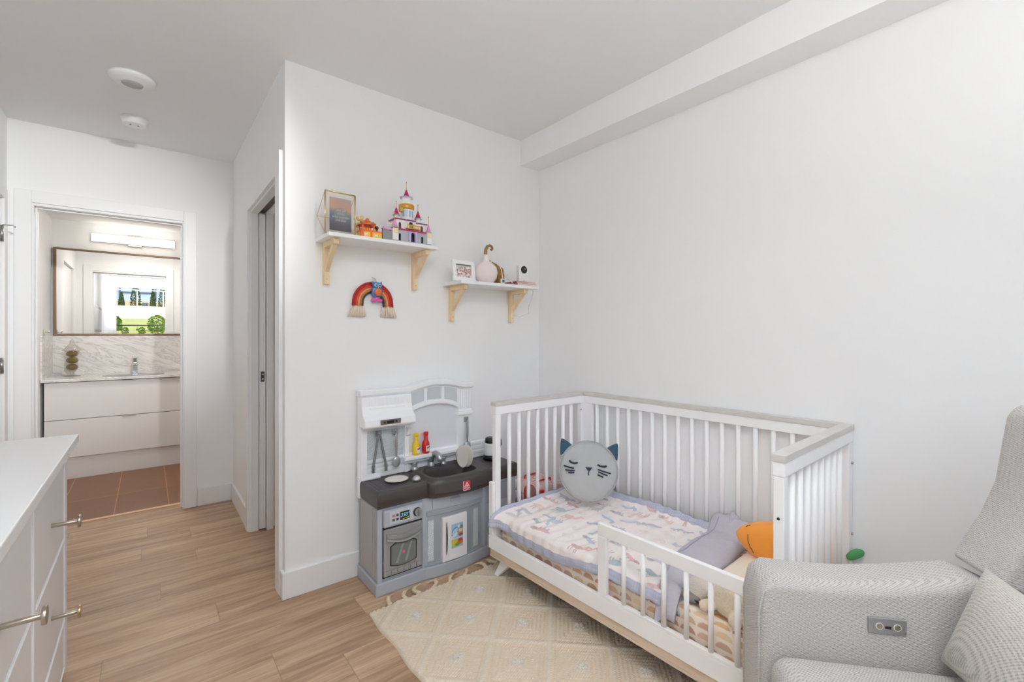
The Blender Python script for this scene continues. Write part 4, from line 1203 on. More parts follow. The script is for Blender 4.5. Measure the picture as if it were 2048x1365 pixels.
# back splash and upper unit
k = MB()
k.box(-.012, .80, -.026, 0, .497, .600)
k.build('backsplash', M_kw, pk, bevel=.006, seg=3)
for z in (.524, .552, .578): B(-.008, .80, -.0285, -.024, z, z + .018).build('splash_board', M_kw, pk, bevel=.003)
k = MB(); k.box(-.014, .006, -.034, 0, .41, .52).box(.0, .10, -.045, 0, .497, .512); k.build('mount_lug', M_kw, pk, bevel=.005)
UW = .665
def topz(x):
    t = (x - .26) / (.60 - .26)
    return .948 + (.030 * math.sin(PI * t) ** 1.0 if 0 < t < 1 else 0)
pts = [(-.010, .50), (-.010, .94)] + [(x_, topz(x_) - .01) for x_ in [(.02 + i * .02) for i in range(32)]] + [(UW, .94), (UW, .50)]
MB().prism(pts, 'y', -.022, 0).build('back_panel', M_kw, pk, bevel=.004)
# crown moulding
xs_ = [-.016, .0] + [.04 + .02 * i for i in range(31)] + [UW + .008]
k = MB()
k.strip(xs_, lambda x: topz(x) + .016, lambda x: topz(x) - .012, -.062, 0)
k.strip(xs_, lambda x: topz(x) - .010, lambda x: topz(x) - .020, -.050, 0)
k.build('crown_moulding', M_kw, pk, bevel=.005, seg=3)
# arch frieze with three tile windows
fz = MB()
xs2 = [.245 + .0186 * i for i in range(19)]
def archz(x):
    t = (x - .262) / (.575 - .262); t = max(0, min(1, t))
    return .822 + .040 * math.sin(PI * t) ** .7
fz.strip(xs2, lambda x: topz(x) - .012, archz, -.040, -.015)
fz.build('arch_frieze', M_kw, pk, bevel=.004)
for x0, x1 in ((.262, .352), (.372, .462), (.482, .566)):
    k = MB(); xx = [x0 + (x1 - x0) * i / 6 for i in range(7)]
    k.strip(xx, lambda x: topz(x) - .026, lambda x: archz(x) + .022, -.042, -.039)
    k.build('frieze_tiles', M_herr, pk)
xa = [.262 + .0157 * i for i in range(21)]
k = MB(); k.strip(xa, lambda x: archz(x) + .012, lambda x: archz(x) - .006, -.048, -.02); k.build('arch_moulding', M_kw, pk, bevel=.004)
# columns
k = MB(); k.box(.236, .262, -.040, -.015, .50, .90); k.build('column', M_kw, pk, bevel=.004)
k = MB(); k.box(.575, UW, -.040, -.015, .50, .93)
k.box(.568, UW + .006, -.052, -.015, .772, .792).box(.572, UW + .003, -.046, -.015, .792, .804); k.build('column', M_kw, pk, bevel=.004)
for x in (.592, .606, .620, .634, .648): B(x, x + .006, -.043, -.039, .81, .925).build('column_bead', M_kw, pk, bevel=.0015)
k = MB(); k.box(-.006, .030, -.040, -.015, .50, .78).build('column', M_kw, pk, bevel=.004)
# window pane recess + shelf
MB().box(.262, .575, -.024, -.020, .60, .86).build('window_panel', mat('plastic_pale', C(224, 228, 234), rough=.35, var=.005), pk)
k = MB(); k.box(.222, .60, -.074, -.02, .566, .588); k.box(.232, .59, -.055, -.02, .548, .566); k.build('sill_shelf', M_kw, pk, bevel=.006, seg=3)
# herringbone panel behind tongs
MB().box(.034, .232, -.027, -.020, .560, .745).build('tile_panel', M_herr, pk)
# hood
k = MB()
k.prism([(-.02, .928), (-.062, .928), (-.066, .88), (-.078, .845), (-.108, .815), (-.112, .784), (-.104, .774), (-.02, .774)], 'x', -.010, .268)
hd = k.build('range_hood', M_kw, pk, bevel=.006, seg=3)
k = MB(); k.prism([(-.0655, .922), (-.0655, .88), (-.0665, .884), (-.0665, .922)], 'x', .03, .225); k.build('hood_panel', M_kw, hd)
for i in range(9): B(.040 + i * .021, .050 + i * .021, -.0675, -.064, .888, .918).build('hood_bead', M_kw, hd, bevel=.001)
k = MB(); k.box(.03, .225, -.072, -.06, .862, .874); k.build('hood_ledge', M_kw, hd, bevel=.003)
Mh = Matrix.Translation((.125, -.1105, .800)) @ Matrix.Rotation(math.radians(7), 4, 'X')
k = MB(); k.box(-.055, .055, -.003, .002, -.0125, .0125, Mh); pn = k.build('hood_controls', mat('control_grey', C(120, 118, 116), rough=.35, metal=.3, var=.1), hd)
k = MB(); k.box(-.022, .018, -.0036, -.002, -.007, .007, Mh); k.build('control_display', M_black, pn)
for x in (-.034, .030):
    k = MB(); k.tube([Mh @ Vector((x, -.0045, 0)), Mh @ Vector((x, -.002, 0))], .0055, 14); k.build('control_button', M_black, pn)
k = MB(); k.prism([(-.02, .775), (-.085, .775), (-.06, .764), (-.045, .756), (-.02, .752)], 'x', .000, .268).build('hood_lip', M_kw, hd, bevel=.003)
k = MB(); k.prism([(-.04, .745), (-.085, .752), (-.07, .735), (-.055, .705), (-.04, .695)], 'x', .240, .262); k.build('corbel', M_kw, pk, bevel=.003)
# hook plates
for x, z in ((.085, .735), (.180, .732), (.628, .745)):
    h_ = B(x - .014, x + .014, -.048, -.040, z - .016, z + .014).build('hook_plate', M_ov, pk, bevel=.002)
    MB().tube([(x, -.047, z - .002), (x, -.060, z - .006), (x, -.062, z + .002)], .0028, 8).build('hook', M_sil, h_)
# faucet
fq = MB(); fq.lathe([(.022, .506), (.021, .518), (.016, .530), (.013, .54)], c=(.392, -.048, 0), seg=20)
fq.tube([(.392, -.048, .535), (.392, -.050, .555), (.396, -.062, .576), (.402, -.082, .585), (.408, -.102, .578), (.412, -.114, .560), (.413, -.118, .545)], [.016, .016, .0165, .017, .017, .0165, .016], 16)
fq.build('faucet', M_sil, pk)
for x in (.292, .470):
    h_ = MB(); h_.lathe([(.021, .505), (.019, .515), (.013, .522), (.016, .545), (.010, .55)], c=(x, -.045, 0), seg=16); h_.box(x - .022, x + .022, -.052, -.038, .541, .552); h_.build('tap_handle', M_sil, pk, bevel=.003)
# phone receiver on the far side of the kitchen
k = MB(); k.ball((.873, -.205, .345), .028, .022, .030).ball((.873, -.2, .285), .024, .02, .026).tube([(.862, -.2, .34), (.862, -.2, .29)], .014, 12)
k.build('toy_receiver', mat('cream_plastic', C(224, 220, 206), rough=.5, var=.03), pk)
B(KW + .001, KW + .018, -.225, -.175, .325, .40).build('receiver_cradle', M_kside, pk, bevel=.004)

# utensils hanging on the play kitchen
KX, KY = .852, YA - .018
def kt(name, label, cat, x, y, z, group=None, rz=0): return thing(name, label, cat, (KX + x, KY + y, z), rz, group)
M_tool = mat('grey_tool_plastic', C(128, 131, 135), rough=.4, metal=.3, var=.05)
tg = kt('toy_tongs', 'grey toy tongs hanging open from the left hook of the play kitchen', 'toy tongs', .085, -.058, .735)
for s_, xe in ((-1, -.032), (1, .036)):
    k = MB(); pts = [(0, 0, 0), (s_ * .008, 0, -.02), (xe * .6, 0, -.10), (xe, 0, -.165), (xe * 1.02, 0, -.20)]
    k.tube(pts, [.005, .006, .0065, .0065, .0055], 10)
    for i in range(5): k.tube([(xe * 1.0 - .009, -.002, -.165 - i * .008), (xe * 1.0 + .009, -.002, -.166 - i * .008)], .0028, 6)
    k.build('tong_arm', M_tool, tg)
MB().ball((0, -.001, 0), .012, .007, .012).build('hinge', M_tool, tg)
def spoon(name, label, x, z, L, slotted=False):
    t = kt(name, label, 'toy spoon', x, -.058, z, 'toy spoons on the play kitchen')
    MB().tube([(0, 0, 0), (0, 0, -.01), (0, 0, -L * .45), (0, .0, -L * .72)], [.008, .011, .011, .005], 12, flat=.6).build('handle', M_sil, t)
    MB().ball((0, 0, -L * .86), .023, .011, .030).build('bowl', M_sil, t)
spoon('toy_spoon', 'silver toy spoon hanging beside the tongs under the white hood', .180, .728, .18)
spoon('toy_ladle', 'grey toy ladle hanging on the right column above the plates', .628, .740, .18)
# bottles on the sill
def bottle(name, label, x, m, lab_col):
    t = kt(name, label, 'toy bottle', x, -.050, .589, 'toy sauce bottles')
    MB().lathe([(.017, 0), (.020, .003), (.021, .02), (.021, .045), (.019, .058), (.012, .074), (.0105, .08), (.0105, .10)], seg=28).build('bottle_body', m, t)
    MB().lathe([(.012, .100), (.0135, .103), (.0135, .114), (.011, .117)], seg=20).build('cap', m, t)
    k = MB()
    k.grid(10, 4, lambda u, v: (.0218 * math.cos(-2.0 + u * 1.5), .0218 * math.sin(-2.0 + u * 1.5), .012 + v * .032))
    lb = k.build('label', mat('sticker_white', C(240, 236, 226), rough=.5, var=.02), t)
    k = MB(); k.grid(8, 3, lambda u, v: (.0224 * math.cos(-1.75 + u * .95), .0224 * math.sin(-1.75 + u * .95), .028 + v * .008 + .006 * u)); k.build('label_print', lab_col, lb)
bottle('toy_mustard_bottle', 'yellow toy mustard bottle standing on the white sill', .300, mat('mustard_yellow', C(236, 196, 34), rough=.35, var=.04), mat('print_red', C(160, 70, 52), rough=.5, var=.2))
bottle('toy_ketchup_bottle', 'red toy ketchup bottle standing on the white sill', .358, mat('ketchup_red', C(196, 30, 34), rough=.35, var=.04), mat('print_plum', C(120, 80, 96), rough=.5, var=.2))
# things on the counter
M_plate = mat('cream_plate', C(238, 235, 227), rough=.45, var=.02)
t = kt('toy_plate', 'cream toy plate lying flat on the left of the dark counter', 'toy plate', .148, -.130, .500, 'toy plates')
MB().lathe([(.035, 0), (.04, 0), (.056, .005), (.058, .0065), (.05, .005), (.036, .0022), (.002, .002)], seg=40, sx=1.05).build('plate', M_plate, t)
t = kt('toy_salt_shaker', 'silver domed toy knob standing beside the flat cream plate', 'toy shaker', .228, -.195, .499)
MB().lathe([(.019, 0), (.021, .004), (.020, .010), (.014, .020), (.004, .025)], seg=28).build('dome', mat('silver_dome', C(196, 196, 196), rough=.3, metal=.4, var=.05), t)
MB().lathe([(.024, -.001), (.024, .002), (.02, .003)], seg=28).build('base_ring', M_kc, t)
for i, (dx, lab) in enumerate(((0, 'cream toy plate standing upright in the sink rack, in front'), (.030, 'cream toy plate standing upright in the sink rack, behind the front one'))):
    t = kt('toy_plate', lab, 'toy plate', .535 + dx, -.158, .561, 'toy plates')
    t.rotation_euler = (math.radians(90 - 6), 0, math.radians(-88))
    MB().lathe([(.03, 0), (.036, 0), (.058, .006), (.0615, .008), (.054, .006), (.036, .0025), (.002, .002)], seg=40).build('plate', M_plate, t)
t = kt('toy_kettle', 'white toy coffee pot with black handle and base on the right of the counter', 'toy coffee pot', .757, -.115, .5015)
MB().lathe([(.042, 0), (.046, .004), (.045, .022), (.041, .026)], seg=28).build('kettle_base', M_black, t)
MB().lathe([(.041, .026), (.042, .032), (.036, .085), (.034, .098)], seg=28).build('kettle_body', M_kw, t)
MB().lathe([(.0345, .098), (.036, .102), (.032, .125), (.022, .130)], seg=28).build('kettle_lid', M_black, t)
MB().tube([(.030, 0, .118), (.052, 0, .122), (.066, 0, .105), (.070, 0, .075), (.064, 0, .06)], [.010, .011, .010, .008, .005], 10, flat=1.3).build('kettle_handle', M_black, t)

# ------------------------------------------------------------------ rug
RX0, RX1, RY0, RY1 = .765, 2.098, .33, 1.982
M_rug, n, l, b = nodes_mat('woven_wool', .95, .15)
at = n.new('ShaderNodeVertexColor'); at.layer_name = 'print'
tc = n.new('ShaderNodeTexCoord')
wv = n.new('ShaderNodeTexWave'); wv.bands_direction = 'Y'; wv.inputs['Scale'].default_value = 48; wv.inputs['Distortion'].default_value = 1.5; wv.inputs['Detail'].default_value = 2; wv.inputs['Detail Scale'].default_value = 8
nz = n.new('ShaderNodeTexNoise'); nz.inputs['Scale'].default_value = 160; nz.inputs['Detail'].default_value = 4
l.new(tc.outputs['Object'], wv.inputs[0]); l.new(tc.outputs['Object'], nz.inputs[0])
ad = n.new('ShaderNodeMath'); ad.operation = 'ADD'; l.new(wv.outputs['Fac'], ad.inputs[0]); l.new(nz.outputs['Fac'], ad.inputs[1])
mr = n.new('ShaderNodeMapRange'); mr.inputs[2].default_value = 1.6; mr.inputs[1].default_value = .2; mr.inputs[3].default_value = .86; mr.inputs[4].default_value = 1.06
l.new(ad.outputs[0], mr.inputs[0])
mx = n.new('ShaderNodeMix'); mx.data_type = 'RGBA'; mx.blend_type = 'MULTIPLY'; mx.inputs[0].default_value = 1
l.new(at.outputs[0], mx.inputs[6]); l.new(mr.outputs[0], mx.inputs[7]); l.new(mx.outputs[2], b.inputs['Base Color'])
bp = n.new('ShaderNodeBump'); bp.inputs['Strength'].default_value = .6; bp.inputs['Distance'].default_value = .003
l.new(ad.outputs[0], bp.inputs['Height']); l.new(bp.outputs[0], b.inputs['Normal'])
def rug_f(x, y):
    """distance to the diamond ridge lines and to the tuft centres, in cells"""
    u = (x - .92) / .168; v = (y - 1.824) / .166
    p, q = (u + v) / 2, (u - v) / 2
    fp, fq = p - np.round(p), q - np.round(q)          # tufts at integers
    ridge = np.minimum(.5 - np.abs(fp), .5 - np.abs(fq))
    conc = np.maximum(np.abs(fp), np.abs(fq))
    return ridge, conc
rg = thing('rug', 'cream woven rug with diamond ridges and tufts, partly under the crib', 'rug', (0, 0, 0))
nx, ny = 340, 420
k = MB()
gx = np.linspace(RX0, RX1, nx); gy = np.linspace(RY0, RY1, ny)
GX, GY = np.meshgrid(gx, gy, indexing='ij')
ridge, conc = rug_f(GX, GY)
H = .009 + .0022 * np.cos(conc * 2 * PI * 14) * (ridge > .06) + .007 * np.exp(-(ridge / .045) ** 2) + .006 * np.exp(-(conc / .10) ** 2)
rng = np.random.RandomState(3)
H += rng.rand(nx, ny) * .002
ex = np.minimum.reduce([GX - RX0, RX1 - GX, GY - RY0, RY1 - GY])
H = np.where(ex < .002, .0005, H)
wob = .004 * np.sin(GY * 23) * (GX - RX0 < .03)
V = [[k.bm.verts.new((GX[i, j] + wob[i, j], GY[i, j], H[i, j])) for j in range(ny)] for i in range(nx)]
for i in range(nx - 1):
    for j in range(ny - 1):
        k._f([V[i][j], V[i + 1][j], V[i + 1][j + 1], V[i][j + 1]], True)
rw = k.build('woven_field', M_rug, rg, normals=False)
def rugcol(co):
    r_, c_ = rug_f(co[:, 0], co[:, 1])
    base = np.tile(np.array(C(233, 218, 195)), (len(co), 1))
    w_ = np.exp(-(r_ / .05) ** 2)[:, None]
    base = base * (1 - w_) + np.array(C(236, 224, 205)) * w_
    t_ = np.exp(-(c_ / .09) ** 2)[:, None]
    base = base * (1 - t_) + np.array(C(232, 228, 220)) * t_
    e_ = (np.abs(r_ - .085) < .010)[:, None] & (((co[:, 0] - .92) / .168 - (co[:, 1] - 1.824) / .166) > -99)[:, None]
    return np.where(e_, base * np.array([.97, .94, .87]), base)
paint(rw, rugcol)
M_tuft = mat('tuft_yarn', C(246, 242, 233), rough=.95, var=.08, vscale=200, bump=.3, bscale=400)
M_fringe = mat('fringe_yarn', C(226, 212, 184), rough=.95, var=.1, vscale=150, bump=.5, bscale=300)
for i in range(0, 7):
    for j in range(-8, 1):
        if (i + j) % 2: continue
        cx_, cy_ = .92 + .168 * i, 1.824 + .166 * j
        if not (RX0 + .03 < cx_ < RX1 - .03): continue
        if cy_ < .55 or (cx_ > 1.5 and cy_ < 1.0) : continue
        k = MB()
        for _ in range(26):
            a = random.random() * 2 * PI; r_ = random.uniform(.004, .027)
            k.tube([(cx_ + r_ * .2 * math.cos(a), cy_ + r_ * .2 * math.sin(a), .010), (cx_ + r_ * .6 * math.cos(a), cy_ + r_ * .6 * math.sin(a), .021 + random.uniform(-.003, .003)), (cx_ + r_ * math.cos(a), cy_ + r_ * math.sin(a), .016)], .0014, 4)
        k.build('yarn_tuft', M_tuft, rg)
for (x0, x1, dy, cur) in ((.868, .905, .078, -.012), (.945, 1.000, .070, -.025), (1.018, 1.055, .075, -.034), (1.088, 1.100, .066, .030), (1.187, 1.262, .058, -.02), (1.262, 1.300, .058, .02), (1.405, 1.385, .07, .01), (1.485, 1.462, .07, -.02), (1.60, 1.62, .07, .01)):
    k = MB()
    n_ = 10
    base_pts = []
    for i in range(n_ + 1):
        t_ = i / n_
        base_pts.append(Vector((x0 + (x1 - x0) * t_ + cur * math.sin(PI * t_), RY1 - .004 + dy * t_, .010 + .004 * math.sin(PI * t_))))
    for ph in range(3):
        k.tube([p + Vector((.0055 * math.cos(i * 1.6 + ph * 2.1), 0, .0045 * math.sin(i * 1.6 + ph * 2.1))) for i, p in enumerate(base_pts[:8])], .0062, 8)
    p7 = base_pts[7]; p9 = base_pts[-1]
    for _ in range(10):
        k.tube([p7, p7.lerp(p9, .5) + Vector((random.uniform(-.007, .007), 0, 0)), p9 + Vector((random.uniform(-.016, .016), random.uniform(-.01, .01), random.uniform(-.006, 0)))], .0018, 5)
    k.build('fringe_tassel', M_fringe, rg)

# ------------------------------------------------------------------ crib
CW, CL, CHT = .70, 1.36, .905
CA = math.radians(1.6)
cr_ = thing('toddler_crib', 'white toddler crib with turned spindles, washed wood caps and a low guard rail', 'crib', (1.744, 1.215, 0), CA)
hx, hy = CW / 2, CL / 2
def crib_pt(x, y, z=0):   # crib local -> world
    return Vector((1.744 + x * math.cos(CA) - y * math.sin(CA), 1.215 + x * math.sin(CA) + y * math.cos(CA), z))
# end panels
for sy, nm in ((1, 'far'), (-1, 'near')):
    y0 = sy * hy; yi = y0 - sy * .034
    ya_, yb_ = sorted((y0, yi))
    B(-hx - .004, hx, min(ya_, yb_) - .003, max(ya_, yb_) + .003, CHT - .021, CHT).build('wood_cap', M_washed, cr_, bevel=.0015)
    B(-hx, hx, ya_, yb_, CHT - .065, CHT - .021).build('top_rail', M_crib, cr_, bevel=.003)
    B(-hx + .001, -hx + .034, ya_ + .002, yb_ - .002, .13, CHT - .0652).build('corner_post', M_crib, cr_, bevel=.003)
    B(hx - .050, hx - .001, ya_ + .002, yb_ - .002, .13, CHT - .0652).build('corner_post', M_crib, cr_, bevel=.003)
    B(-hx + .034, hx - .050, ya_ + .004, yb_ - .004, .15, .222).build('bottom_rail', M_crib, cr_, bevel=.003)
    ns = 8
    for i in range(ns):
        x = -hx + .034 + .068 * (i + 1)
        MB().tube([(x, (ya_ + yb_) / 2, .2221), (x, (ya_ + yb_) / 2, CHT - .0651)], .0105, 14).build('spindle', M_crib, cr_)
    if sy < 0:
        for z in (.76, .49):
            MB().tube([(hx - .018, y0 - .004, z), (hx - .018, y0 + .004, z)], .0055, 14).build('bolt', M_nickel, cr_)
        for z in (.72,):
            MB().tube([(-hx - .002, y0 + .017, z), (-hx + .004, y0 + .017, z)], .004, 12).build('bolt', M_dark, cr_)
    else:
        MB().tube([(hx - .052, yi - .002, .80), (hx - .052, yi + .002, .80)], .004, 12).build('bolt', M_nickel, cr_)
# back panel
B(hx - .034, hx, -hy + .035, hy - .035, CHT - .021, CHT).build('wood_cap', M_washed, cr_, bevel=.0015)
B(hx - .030, hx - .004, -hy + .035, hy - .035, CHT - .065, CHT - .021).build('top_rail', M_crib, cr_, bevel=.002)
B(hx - .030, hx - .004, hy - .098, hy - .0352, .222, CHT - .0652).build('back_post', M_crib, cr_, bevel=.003)
B(hx - .030, hx - .004, -hy + .0352, -hy + .06, .222, CHT - .0652).build('back_post', M_crib, cr_, bevel=.003)
B(hx - .030, hx - .004, -hy + .035, hy - .035, .15, .222).build('bottom_rail', M_crib, cr_, bevel=.003)
for i in range(16):
    y = hy - .128 - .0735 * i
    if y < -hy + .07: break
    MB().tube([(hx - .017, y, .2221), (hx - .017, y, CHT - .0651)], .0105, 14).build('spindle', M_crib, cr_)
# front board, base strip, raised front corner blocks
B(-hx - .018, -hx + .0008, -hy - .004, hy + .004, .163, .228).build('front_rail', M_crib, cr_, bevel=.002)
B(-hx - .018, -hx + .0006, hy - .030, hy + .004, .2285, .500).build('corner_block', M_crib, cr_, bevel=.006)
B(-hx - .018, -hx + .0006, -hy - .004, -hy + .0295, .2285, .500).build('corner_block', M_crib, cr_, bevel=.006)
B(-hx - .010, -hx + .0005, -hy, hy, .1296, .1628).build('base_strip', M_base_wood, cr_, bevel=.001)
B(-hx - .013, -hx + .034, -hy, hy, .120, .1295).build('base_strip', M_base_wood, cr_, bevel=.002)
k = MB(); k.box(-hx + .034, hx, -hy, -hy + .03, .122, .1495); k.build('base_strip', M_base_wood, cr_, bevel=.002)
k = MB(); k.box(-hx + .034, hx, hy - .03, hy, .122, .1495); k.build('base_strip', M_base_wood, cr_, bevel=.002)
k = MB(); k.box(hx - .03, hx, -hy + .03, hy - .03, .122, .1495); k.build('base_strip', M_base_wood, cr_, bevel=.002)
k = MB(); k.box(-hx + .023, hx - .031, -hy + .031, hy - .031, .175, .186); k.build('mattress_support', M_dark, cr_)
for sx in (-1, 1):
    for sy in (-1, 1):
        k = MB()
        tx, ty = sx * (hx - .062), sy * (hy - .085)
        bx, by = sx * (hx - .022), sy * (hy - .020)
        zt_, zb_ = .122, (.0185 if not (sx > 0 and sy > 0) else .0185)
        T = [k.bm.verts.new((tx + a * .026, ty + b2 * .040, zt_)) for a, b2 in ((-1, -1), (1, -1), (1, 1), (-1, 1))]
        Bq = [k.bm.verts.new((bx + a * .012, by + b2 * .014, zb_)) for a, b2 in ((-1, -1), (1, -1), (1, 1), (-1, 1))]
        k._f(T); k._f(Bq[::-1])
        for i in range(4): k._f([T[i], T[(i + 1) % 4], Bq[(i + 1) % 4], Bq[i]])
        k.build('leg', M_crib, cr_, bevel=.003)
# guard rail
gl_ = MB(); GX0 = -hx - .018; GX1 = -hx - .0005
gY1, gY0 = -.02, -hy + .03
gl_.box(GX0, GX1, gY0, gY1, .463, .512); gl_ = gl_.build('guard_rail', M_crib, cr_, bevel=.003)
B(GX0, GX1, gY1 - .042, gY1, .240, .4628).build('guard_post', M_crib, gl_, bevel=.003)
B(GX0, GX1, gY0, gY1, .2285, .2398).build('guard_base', M_crib, gl_, bevel=.002)
for i in range(8):
    y = gY1 - .118 - .083 * i
    if y < gY0 + .01: break
    MB().tube([(-hx - .0095, y, .2399), (-hx - .0095, y, .4629)], .0088, 14).build('guard_spindle', M_crib, gl_)

# mattress with polka dashes sheet
mt = thing('crib_mattress', 'crib mattress in a cream sheet printed with brown and peach dashes', 'mattress', (1.744, 1.215, 0), CA)
mb = MB()
def rbox_grid(mb, x0, x1, y0, y1, z0, z1, r_, nx, ny, nz, wob=0):
    """rounded box shell with an even grid"""
    cx_, cy_, cz_ = (x0 + x1) / 2, (y0 + y1) / 2, (z0 + z1) / 2
    hx_, hy_, hz_ = (x1 - x0) / 2, (y1 - y0) / 2, (z1 - z0) / 2
    verts = {}
    def P(i, j, k_):
        key = (i, j, k_)
        if key not in verts:
            p = Vector(((i / nx * 2 - 1) * hx_, (j / ny * 2 - 1) * hy_, (k_ / nz * 2 - 1) * hz_))
            q = Vector((max(-hx_ + r_, min(hx_ - r_, p.x)), max(-hy_ + r_, min(hy_ - r_, p.y)), max(-hz_ + r_, min(hz_ - r_, p.z))))
            d = p - q
            if d.length > 1e-9: p = q + d.normalized() * r_
            if wob: p.z += wob * noise.noise(Vector((p.x * 6, p.y * 6, 0))) * (1 if k_ == nz else 0)
            verts[key] = mb.bm.verts.new(p + Vector((cx_, cy_, cz_)))
        return verts[key]
    for i in range(nx):
        for j in range(ny):
            for k_ in (0, nz):
                mb._f([P(i, j, k_), P(i + 1, j, k_), P(i + 1, j + 1, k_), P(i, j + 1, k_)], True)
    for i in range(nx):
        for k_ in range(nz):
            for j in (0, ny):
                mb._f([P(i, j, k_), P(i + 1, j, k_), P(i + 1, j, k_ + 1), P(i, j, k_ + 1)], True)
    for j in range(ny):
        for k_ in range(nz):
            for i in (0, nx):
                mb._f([P(i, j, k_), P(i, j + 1, k_), P(i, j + 1, k_ + 1), P(i, j, k_ + 1)], True)
rbox_grid(mb, -hx + .027, hx - .034, -hy + .038, hy - .038, .187, .322, .025, 230, 460, 44, .006)
o = mb.build('mattress_cover', attr_mat('dash_sheet', .9, .15, 30), mt)
def dashes(co):
    base = np.tile(np.array(C(246, 236, 221)), (len(co), 1))
    pal = np.array([C(204, 160, 144), C(226, 192, 164), C(210, 174, 154), C(234, 210, 180), C(218, 182, 140), C(198, 152, 138)])
    rng = np.random.RandomState(8)
    Y_ = co[:, 0] - np.maximum(0, .318 - co[:, 2]); X = co[:, 1]
    row = np.floor(Y_ / .034).astype(int)
    off = (row % 2) * .032 + (row * 37 % 11) * .004
    colx = np.floor((X + off) / .062).astype(int)
    fx = (X + off) / .062 - colx; fy = Y_ / .034 - row
    jit = ((row * 73 + colx * 151) % 17) / 17.
    cx_ = .42 + .16 * jit
    inside = (((fx - cx_) / .44) ** 2 + ((fy - .22) / .66) ** 2 < 1) & (fy > .20 + .06 * jit)
    idx = (row * 31 + colx * 17) % 6
    base[inside] = pal[idx[inside]]
    return base
paint(o, dashes)

# quilt
qt = thing('quilt', 'white quilt printed with pastel animals and bordered in lavender, spread over the crib mattress', 'quilt', (1.744, 1.215, 0), CA)
QY0, QY1 = -.300, .650       # local y range, near fold .. far end
def q_edge_x(y):
    e = -hx + .028
    if y > .56: e -= .052 * min(1, (y - .56) / .08)
    return e
def q_zed(y):
    return .250 + .040 * max(0, min(1, (.22 - y) / .25)) + (.035 * min(1, (y - .52) / .08) if y > .52 else 0)
QR = .03
def quilt_pt(u, v):
    y = QY0 + (QY1 - QY0) * v
    xo = q_edge_x(y) - .018; x1 = hx - .042; zt0 = .337; zed = q_zed(y)
    Lv = zt0 - zed - QR
    tot = Lv + QR * PI / 2 + (x1 - xo - QR)
    a = u * tot
    if a < Lv:
        x, z = xo - .004 * math.sin(PI * a / Lv), zed + a
    elif a < Lv + QR * PI / 2:
        t = (a - Lv) / QR
        x, z = xo + QR - QR * math.cos(t), zed + Lv + QR * math.sin(t)
    else:
        x, z = xo + QR + (a - Lv - QR * PI / 2), zt0
    top = max(0, min(1, (x - xo) / .07))
    z += top * (.010 * noise.noise(Vector((x * 5, y * 4, 2))) + .006 * noise.noise(Vector((x * 16, y * 9, 5))))
    pf = .0022 * math.sin(y * 110 + 2 * noise.noise(Vector((x * 7, y * 7, 9)))) * (1 + noise.noise(Vector((x * 6, y * 6, 9))))
    z += pf * top; x -= pf * (1 - top)
    db = x1 - x
    if db < .06: z += .035 * (1 - db / .06) ** 1.5
    if y > QY1 - .09:
        t = (y - (QY1 - .09)) / .09
        z += .03 * t ** 1.5 * min(1, max(0, (x - xo) / .1))
    return (x, y, z)
NU, NV = 260, 370
mb = MB()
mb.grid(NU, NV, quilt_pt)
qm = attr_mat('animal_print_quilt', .9, .35, 55)
o = mb.build('quilt_top', qm, qt, solid=.012, normals=False)
ANIM = []
rngA = np.random.RandomState(12)
PALA = [C(228, 186, 186), C(180, 190, 208), C(172, 192, 198), C(200, 201, 208), C(216, 172, 174), C(154, 176, 184), C(198, 200, 214), C(232, 204, 198), C(188, 186, 200)]
ci = 0
for a in range(7):
    for b2 in range(9):
        ANIM.append((-.30 + a * .098 + (b2 % 2) * .049 + rngA.uniform(-.012, .012), -.27 + b2 * .106 + rngA.uniform(-.012, .012), rngA.uniform(-.5, .5) + (PI if rngA.rand() < .5 else 0), rngA.randint(0, 5), PALA[rngA.randint(9)], rngA.uniform(1.15, 1.5)))
